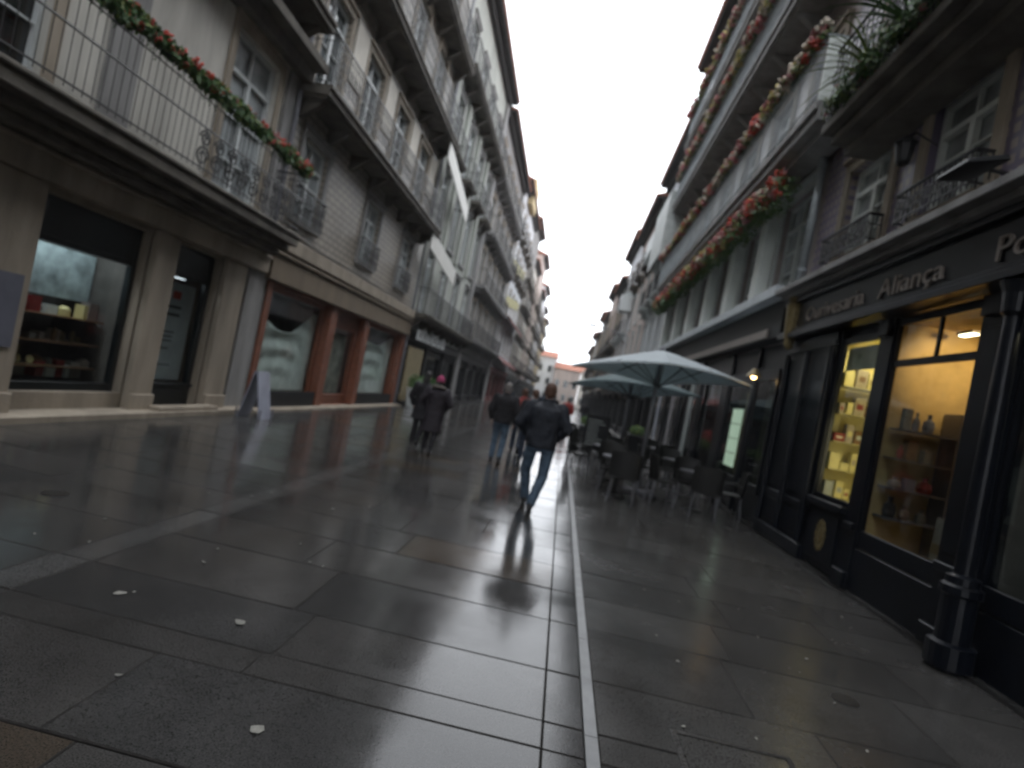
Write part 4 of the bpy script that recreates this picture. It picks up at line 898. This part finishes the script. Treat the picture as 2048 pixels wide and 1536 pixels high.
# ------------------------------------------------------------------ cafe terrace
def umbrella(loc, r, h, drop, rz, label, m='canvas', tx=-4, ty=-3.5):
    TM = Matrix.Translation((0,0,h)) @ Matrix.Rotation(-rz, 4, 'Z') @ Matrix.Rotation(R(tx), 4, 'X') @ Matrix.Rotation(R(ty), 4, 'Y') @ Matrix.Rotation(rz, 4, 'Z') @ Matrix.Translation((0,0,-h))
    def tilt(mb): mb.v = [tuple(TM @ Vector(v)) for v in mb.v]
    t = thing('umbrella', label, 'umbrella', loc, rz, 'square cafe umbrellas')
    f = MB(); f.cyl((0,0,.08), (0,0,h-.02), .045, n=12); build('pole', f, M['metalg'], t, smooth=True)
    n = 10; f = MB(); cor = [(-r,-r),(r,-r),(r,r),(-r,r)]
    for k in range(4):
        a = cor[k]; c = cor[(k+1) % 4]; vs = []
        for j in range(n + 1):
            v = j / n
            for i in range(n + 1):
                u = i / n; x = (a[0] + (c[0]-a[0])*u) * v; yv = (a[1] + (c[1]-a[1])*u) * v
                z = h - drop * v ** 1.15 - .10 * math.sin(math.pi * u) * v * v * 0 + .05 * math.sin(math.pi * u) * v
                vs.append((x, yv, z))
        f.add(vs, [(j*(n+1)+i, j*(n+1)+i+1, (j+1)*(n+1)+i+1, (j+1)*(n+1)+i) for j in range(n) for i in range(n)])
        vl = []
        for i in range(n + 1):
            u = i / n; x = a[0] + (c[0]-a[0])*u; yv = a[1] + (c[1]-a[1])*u; z = h - drop + .05 * math.sin(math.pi*u)
            vl += [(x, yv, z), (x*1.005, yv*1.005, z - .035)]
        f.add(vl, [(2*i, 2*i+2, 2*i+3, 2*i+1) for i in range(n)])
    tilt(f); o = build('canopy', f, M[m], t); k = o.modifiers.new('t', 'SOLIDIFY'); k.thickness = .006
    f = MB(); f.loft([(0,0,h-.03,.05,.05),(0,0,h+.03,.06,.06),(0,0,h+.09,.02,.02)], 10); build('finial', f, M['metalg'], t)
    for x, yv in cor + [((cor[k][0]+cor[(k+1)%4][0])/2, (cor[k][1]+cor[(k+1)%4][1])/2) for k in range(4)]:
        cr = abs(x) == r and abs(yv) == r
        f = MB(); f.cyl((0,0,h-.06), (x*.98, yv*.98, h-drop-.03 + (0 if cr else .1)), .013, n=6); f.cyl((0,0,h-drop-.25), (x*.5, yv*.5, h-drop*.5-.04), .010, n=6); tilt(f); build('rib', f, M['iron'], t)
    f = MB(); f.box((-.5, -.06, .0), (.5, .06, .07)); f.box((-.06, -.5, .0), (.06, -.061, .068)); f.box((-.06, .061, .0), (.06, .5, .068)); f.cyl((0,0,.07), (0,0,.4), .06, n=12); build('base', f, M['metalg'], t)
    return t
umbrella((1.80, 12.47, .0), 1.27, 2.95, .50, .70, 'nearest pale grey green cafe umbrella with its pole on a cross base')
umbrella((1.75, 16.6, .0), 1.27, 2.7, .5, .5, 'second cafe umbrella partly hidden behind the nearest one', 'canvasd')
def chair():
    t = thing('cafe_chair', '', 'chair', group='dark wicker cafe chairs')
    f = MB(); f.box((-.23, -.22, .42), (.23, .22, .46)); build('seat', f, M['plas'], t, bevel=.01)
    f = MB(); n = 8; vs = []
    for j in range(5):
        for i in range(n + 1):
            a = -.9 + 1.8 * i / n; z = .46 + .42 * j / 4; vs.append((.26 * math.sin(a) / .8, .22 + .04 * j / 4 * 1.5 - .22 * (1 - math.cos(a)), z + (.04 * math.cos(a * 1.6) if j == 4 else 0)))
    f.add(vs, [(j*(n+1)+i, j*(n+1)+i+1, (j+1)*(n+1)+i+1, (j+1)*(n+1)+i) for j in range(4) for i in range(n)])
    o = build('backrest', f, M['plas'], t); k = o.modifiers.new('t', 'SOLIDIFY'); k.thickness = .025
    for sx in (-1, 1):
        for sy in (-1, 1): f = MB(); f.cyl((sx*.19, sy*.18, .42), (sx*.22, sy*.22, 0), .017, .013, n=8); build('leg', f, M['metalg'], t)
        f = MB(); f.box((sx*.23-.02, -.2, .64), (sx*.23+.02, .18, .665)); f.box((sx*.23-.015, -.2, .46), (sx*.23+.015, -.17, .64)); build('armrest', f, M['plas'], t)
    return t
def copy_tree(o, parent=None):
    c = o.copy(); C.objects.link(c); c.parent = parent
    for ch in [x for x in o.children]: copy_tree(ch, c)
    return c
tb = thing('cafe_table', '', 'table', group='round cafe tables')
f = MB(); f.cyl((0,0,.70), (0,0,.73), .34, n=24); build('tabletop', f, M['metalg'], tb); f = MB(); f.cyl((0,0,.03), (0,0,.70), .03, n=10); build('stem', f, M['iron'], tb); f = MB(); f.cyl((0,0,0), (0,0,.03), .22, .18, n=16); build('foot', f, M['iron'], tb)
ch0 = chair(); bpy.context.view_layer.update()
tabs = [(1.25, 11.3, 'cafe table nearest the bright wet strip, in front of the umbrella pole'), (2.75, 11.6, 'cafe table nearest the black shop posts'), (1.2, 13.7, 'cafe table just behind the umbrella pole on the street side'), (2.8, 13.9, 'cafe table just behind the umbrella pole on the shop side'), (1.3, 15.9, 'cafe table on the street side between the two umbrella poles'), (2.8, 17.3, 'cafe table on the shop side beyond the second umbrella pole'), (1.3, 19, 'farthest cafe table on the street side')]
SH = ('table nearest the bright wet strip', 'table nearest the black shop posts', 'street side table just behind the umbrella pole', 'shop side table just behind the umbrella pole', 'street side table between the umbrella poles', 'shop side table beyond the second umbrella', 'farthest table on the street side')
first = True; seats = ('on the near side of', 'on the far side of', 'on the street side of', 'on the shop side of')
for i, (x, y, lb) in enumerate(tabs):
    t = tb if i == 0 else copy_tree(tb); t.location = (x, y, 0); t['label'] = lb
    for j, (dx, dy, rz) in enumerate(((.05, -.62, 180), (-.03, .64, 0), (-.62, .05, 90), (.62, -.04, 270))):
        if (i + j) % 4 == 3 and i != 1: continue
        if i == 0 and j == 2: continue
        c = ch0 if first else copy_tree(ch0); first = False
        c.location = (x + dx, y + dy, 0); c.rotation_euler[2] = R(rz + rr.uniform(-20, 20)); c['label'] = 'dark chair %s the %s' % (seats[j], SH[i])
def box_planter(x, y, label):
    t = thing('box_planter', label, 'planter', (x, y, 0))
    f = MB(); f.box((-.3, -.3, .04), (.3, .3, .78)); f.box((-.33, -.33, .781), (.33, .33, .84)); build('trough', f, M['blackm'], t, bevel=.01)
    for sx in (-.24, .24): f = MB(); f.box((sx-.04, -.28, 0), (sx+.04, .28, .039)); build('foot', f, M['iron'], t)
    f = MB(); rs = random.Random(int(y))
    for k in range(500):
        d = Vector((rs.gauss(0,1), rs.gauss(0,1), rs.gauss(0,1))).normalized(); c = Vector((d.x*.3, d.y*.3, d.z*.18)) * rs.random()**.4 + Vector((0,0,1.0)); e = Vector((rs.gauss(0,1), rs.gauss(0,1), rs.gauss(0,1))).normalized(); g2 = e.orthogonal().normalized(); l = .045
        f.add([c-e*l, c+g2*l*.5, c+e*l, c-g2*l*.5], [(0,1,2,3)], int(rs.random() < .35))
    build('shrub', f, [M['leaf'], M['leafy']], t, kind='stuff')
box_planter(1.0, 20.6, 'black box planter with yellow green shrub on the street side of the terrace')
box_planter(2.7, 20.8, 'black box planter at the far end of the terrace by the shops')
t = thing('menu_board', 'dark menu board on legs beside the umbrella pole', 'menu board', (.95, 14.9, 0), -.3)
f = MB(); f.box((-.3, -.02, .5), (.3, .02, 1.35)); build('board', f, M['blackm'], t); 
for sx in (-.27, .27): f = MB(); f.box((sx-.015, -.015, 0), (sx+.015, .015, .499)); build('leg', f, M['iron'], t)
f = MB()
for k in range(9): f.box((-.24, -.026, .62 + k*.075), (-.24 + rr.uniform(.25, .46), -.021, .635 + k*.075))
build('chalk_lines', f, M['offw'], t)

# ------------------------------------------------------------------ people
tex = bpy.data.textures.new('folds', 'CLOUDS'); tex.noise_scale = .12
def finish(mb, name, m, parent, vox=.014, folds=0., sm=4, deci=None):
    me = mb.mesh(name, m); o = bpy.data.objects.new(name, me); C.objects.link(o)
    r = o.modifiers.new('r', 'REMESH'); r.mode = 'VOXEL'; r.voxel_size = vox
    s_ = o.modifiers.new('s', 'SMOOTH'); s_.iterations = sm; s_.factor = .5
    if folds:
        d = o.modifiers.new('d', 'DISPLACE'); d.texture = tex; d.strength = folds; d.mid_level = .5
    bpy.context.view_layer.update()
    m2 = bpy.data.meshes.new_from_object(o.evaluated_get(bpy.context.evaluated_depsgraph_get())); bpy.data.objects.remove(o)
    m2.polygons.foreach_set('use_smooth', [True] * len(m2.polygons)); m2.materials.clear(); m2.materials.append(m)
    return link(name, m2, parent)
def limb(mb, pts, rad):
    for i in range(len(pts) - 1):
        mb.cyl(pts[i], pts[i+1], rad[i], rad[i+1], n=12)
    for p, r in zip(pts, rad): mb.ell(p, (r, r, r), 12, 8)
def hand(mb, w, d, r=.0085, side=1):
    """w wrist, d pointing direction; palm, four unequal bent fingers and a thumb off the palm's side"""
    w = Vector(w); d = Vector(d).normalized(); sd = Vector((0, 1, 0)) if abs(d.y) < .9 else Vector((1, 0, 0)); a = (sd - d * sd.dot(d)).normalized(); nrm = d.cross(a)
    for k in (-.024, -.008, .008, .024): mb.cyl(w + a * k * .6, w + d * .085 + a * k, .014, .012, n=8)
    for k, l in ((-.028, .062), (-.009, .075), (.010, .080), (.028, .070)):
        p = w + d * .08 + a * k; p1 = p + d * l * .5 + a*k*.15; p2 = p1 + (d * .8 - nrm * side * .55) * l * .5
        limb(mb, [p, p1, p2], [r*1.05, r, r * .85])
    p = w + d * .02 + a * .026; p1 = p + d * .03 + a * .03; p2 = p1 + d * .03 + a * .006 - nrm * side * .008; limb(mb, [p, p1, p2], [.012, .0105, .009])
def person(label, loc, rz, H=1.76, top='navy', legs='jeans', hair='hairb', coat=None, hips=.0, legp=None, armp=None, bulk=1., hat=None, hood=None, vox=.012, hair_style='short', name='person'):
    """origin between the feet, facing +Y; joints in metres for a 1.76 m figure"""
    t = thing(name, label, 'person', loc, rz); k = H / 1.76; t.scale = (k, k, k)
    lp = legp or dict(L=[(-.095, 0, .93), (-.10, .10, .50), (-.10, .02, .09), (-.10, .14, .04)], R=[(.095, 0, .93), (.09, .02, .49), (.085, -.22, .14), (.085, -.15, .06)])
    ap = armp or dict(L=[(-.20, 0, 1.42), (-.29, -.04, 1.14), (-.26, .10, .93)], R=[(.20, 0, 1.42), (.29, -.06, 1.14), (.27, .04, .91)])
    b = MB()
    b.loft([(0, 0, .84, .13, .09), (0, 0, .95, .165, .11), (0, 0, 1.08, .14, .095), (0, .0, 1.25, .165, .11), (0, -.01, 1.40, .17, .10), (0, -.01, 1.46, .09, .07), (0, 0, 1.52, .058, .06), (0, .015, 1.58, .055, .06)], 16)
    b.ell((0, .025, 1.645), (.075, .092, .113), 16, 12); b.ell((0, .055, 1.585), (.05, .055, .05), 12, 8)     # skull, jaw
    b.ell((0, .122, 1.63), (.012, .018, .022), 8, 6); b.ell((0, .112, 1.645), (.009, .012, .03), 8, 6)       # nose
    b.ell((0, .105, 1.595), (.024, .010, .008), 8, 6)                                                      # lips
    for s_ in (-1, 1): b.ell((s_ * .078, .02, 1.635), (.010, .022, .034), 8, 8); b.ell((s_*.03, .105, 1.668), (.018, .008, .006), 8, 5)
    for s_, q in (('L', -1), ('R', 1)):
        P = lp[s_]; limb(b, P[:3], [.085, .055, .038]); limb(b, [P[2], P[3]], [.038, .03])
        A = ap[s_]; limb(b, A, [.052, .040, .026]); d = Vector(A[2]) - Vector(A[1]); hand(b, A[2], d, side=q)
    body = finish(b, 'body', M['skin'], t, min(vox, .0085) if vox < .013 else vox, sm=3)
    for s_ in (-1, 1): e = MB(); e.ell((s_*.03, .106, 1.655), (.011, .007, .008), 8, 6); build('eye', e, M['white'], t); e = MB(); e.ell((s_*.03, .1125, 1.655), (.0045, .002, .0045), 8, 6); build('iris', e, M['haird'], t)
    # trousers
    if legs:
        j = MB(); j.loft([(0, 0, .80, .15, .105), (0, 0, .90, .178, .125), (0, 0, 1.0, .165, .118), (0, 0, 1.04, .155, .112)], 16)
        for s_ in 'LR':
            P = lp[s_]; e = Vector(P[2]) + (Vector(P[1]) - Vector(P[2])).normalized() * .02
            limb(j, [P[0], P[1], e], [.100, .076, .066])
        finish(j, 'trousers', M[legs], t, vox, .022)
    for s_ in 'LR':
        P = lp[s_]; q = MB(); a = Vector(P[2]); c = Vector(P[3]); dd_ = (c - a); fl_ = Vector((0, dd_.y, dd_.z)).normalized()
        heel = a + Vector((0, -.035, -.045)); limb(q, [a + Vector((0, 0, .03)), heel], [.048, .040]); limb(q, [heel, c + fl_ * .05], [.040, .036]); q.ell(c + fl_*.04, (.045, .06, .034), 12, 8)
        finish(q, 'shoe', M['shoe'], t, .011)
    # upper garment
    c = MB(); z0 = coat if coat is not None else .86; B = bulk
    rings = [(0, 0, z0, .185*B + (.05 if z0 < .7 else 0), .135*B + (.05 if z0 < .7 else 0))]
    if z0 < .7: rings.append((0, 0, .75, .20*B, .15*B))
    rings += [(0, 0, .94, .195*B, .142*B), (0, 0, 1.10, .185*B, .135*B), (0, -.005, 1.28, .205*B, .145*B), (0, -.015, 1.40, .205*B, .13*B), (0, -.01, 1.465, .13, .10), (0, .0, 1.51, .082, .082), (0, .005, 1.545, .078, .08)]
    c.loft(rings, 20)
    for s_ in 'LR':
        A = ap[s_]; w = Vector(A[2]) + (Vector(A[1]) - Vector(A[2])).normalized() * .015; limb(c, [A[0], A[1], w], [.085*B, .072*B, .052])
    finish(c, 'coat' if z0 < .7 else 'jacket', M[top], t, vox, .034)
    if hair_style and not hat:
        h = MB(); h.ell((0, .008, 1.672), (.086, .098, .105), 16, 12); h.ell((0, -.035, 1.615), (.072, .055, .06), 12, 8)
        if hair_style == 'long': h.ell((0, -.045, 1.55), (.085, .055, .12), 12, 8)
        finish(h, 'hair', M[hair], t, .009, .012, 1)
    if hat:
        h = MB(); h.ell((0, .012, 1.695), (.098, .108, .088), 16, 12); h.ell((0, .012, 1.655), (.102, .112, .03), 16, 8); h.ell((0, 0, 1.79), (.025, .025, .022), 8, 6)
        finish(h, 'hat', M[hat], t, .009, .01, 1); h = MB(); h.ell((0, -.03, 1.62), (.078, .065, .07), 12, 8); finish(h, 'hair', M[hair], t, .009, .01, 1)
    if hood:
        h = MB()
        for i in range(16):
            a = i * math.pi / 8; h.ell((.125*math.cos(a), -.02 + .11*math.sin(a), 1.50 + .03*math.sin(a)*-1), (.048, .048, .04), 8, 6)
        finish(h, 'fur_collar', M[hood], t, .012, .03, 1)
    return t
pock = dict(L=[(-.20, 0, 1.42), (-.335, -.03, 1.17), (-.20, .13, 1.0)], R=[(.20, 0, 1.42), (.325, -.03, 1.17), (.19, .13, 1.0)])
strideA = dict(L=[(-.11, 0, .93), (-.14, .12, .52), (-.085, .24, .12), (-.09, .37, .05)], R=[(.12, 0, .93), (.11, .0, .49), (.02, -.22, .10), (.02, -.10, .045)])
person('man in navy jacket and blue jeans walking away along the bright wet strip', (-.19, 8.36, 0), .0, 1.77, 'navy', 'jeans', 'hairb', legp=strideA, armp=pock, bulk=1.12, vox=.0125)
person('person in pink hat and long dark coat with grey fur collar walking away', (-2.48, 11.9, 0), .05, 1.55, 'plum', 'blackc', 'haird', coat=.50, hat='hatp', hood='fur', bulk=1.1, armp=pock, vox=.015)
person('person with dark hair and black coat walking just left of the pink hat', (-2.95, 12.75, 0), -.05, 1.6, 'blackc', 'blackc', 'haird', coat=.62, hair_style='long', vox=.016)
person('man in black jacket and faded jeans between the pink hat and the nearest man', (-1.18, 12.75, 0), .03, 1.70, 'blackc', 'jeans', 'hairg', bulk=1.08, vox=.014)
person('person in red top and dark jeans walking beyond the nearest man', (-1.0, 15.6, 0), 0, 1.66, 'redc', 'jeansd', 'hairb', vox=.017)
person('person with black jacket and bare head close behind the red top', (-.62, 13.6, 0), 0.1, 1.68, 'blackc', 'jeansd', 'hairb', vox=.017)
for i, (x, y, tp, lb) in enumerate(((.3, 30, 'redc', 'distant person in dark red coat right of the nearest man'), (-.5, 38, 'blackc', 'distant person in black coat far along the street centre'), (-3.0, 34, 'navy', 'distant person in navy jacket near the left shops'), (1.6, 42, 'blackc', 'distant person in black jacket beyond the cafe terrace'), (-1.6, 46, 'jeansd', 'distant person in blue grey coat farthest along the street'))):
    person(lb, (x, y, 0), 0, 1.68, tp, 'jeansd', 'haird', vox=.028)

# ------------------------------------------------------------------ damp air
hz = MB(); hz.box((-160, -160, -2.2), (160, 270, 30))
hm = bpy.data.materials.new('damp air'); hm.use_nodes = True; hn = hm.node_tree; hn.nodes.remove(hn.nodes['Principled BSDF'])
pv = hn.nodes.new('ShaderNodeVolumePrincipled'); pv.inputs['Color'].default_value = (.93, .95, 1, 1); pv.inputs['Density'].default_value = .0006
hn.links.new(pv.outputs[0], hn.nodes['Material Output'].inputs['Volume'])
build('haze', hz, hm, kind='stuff')
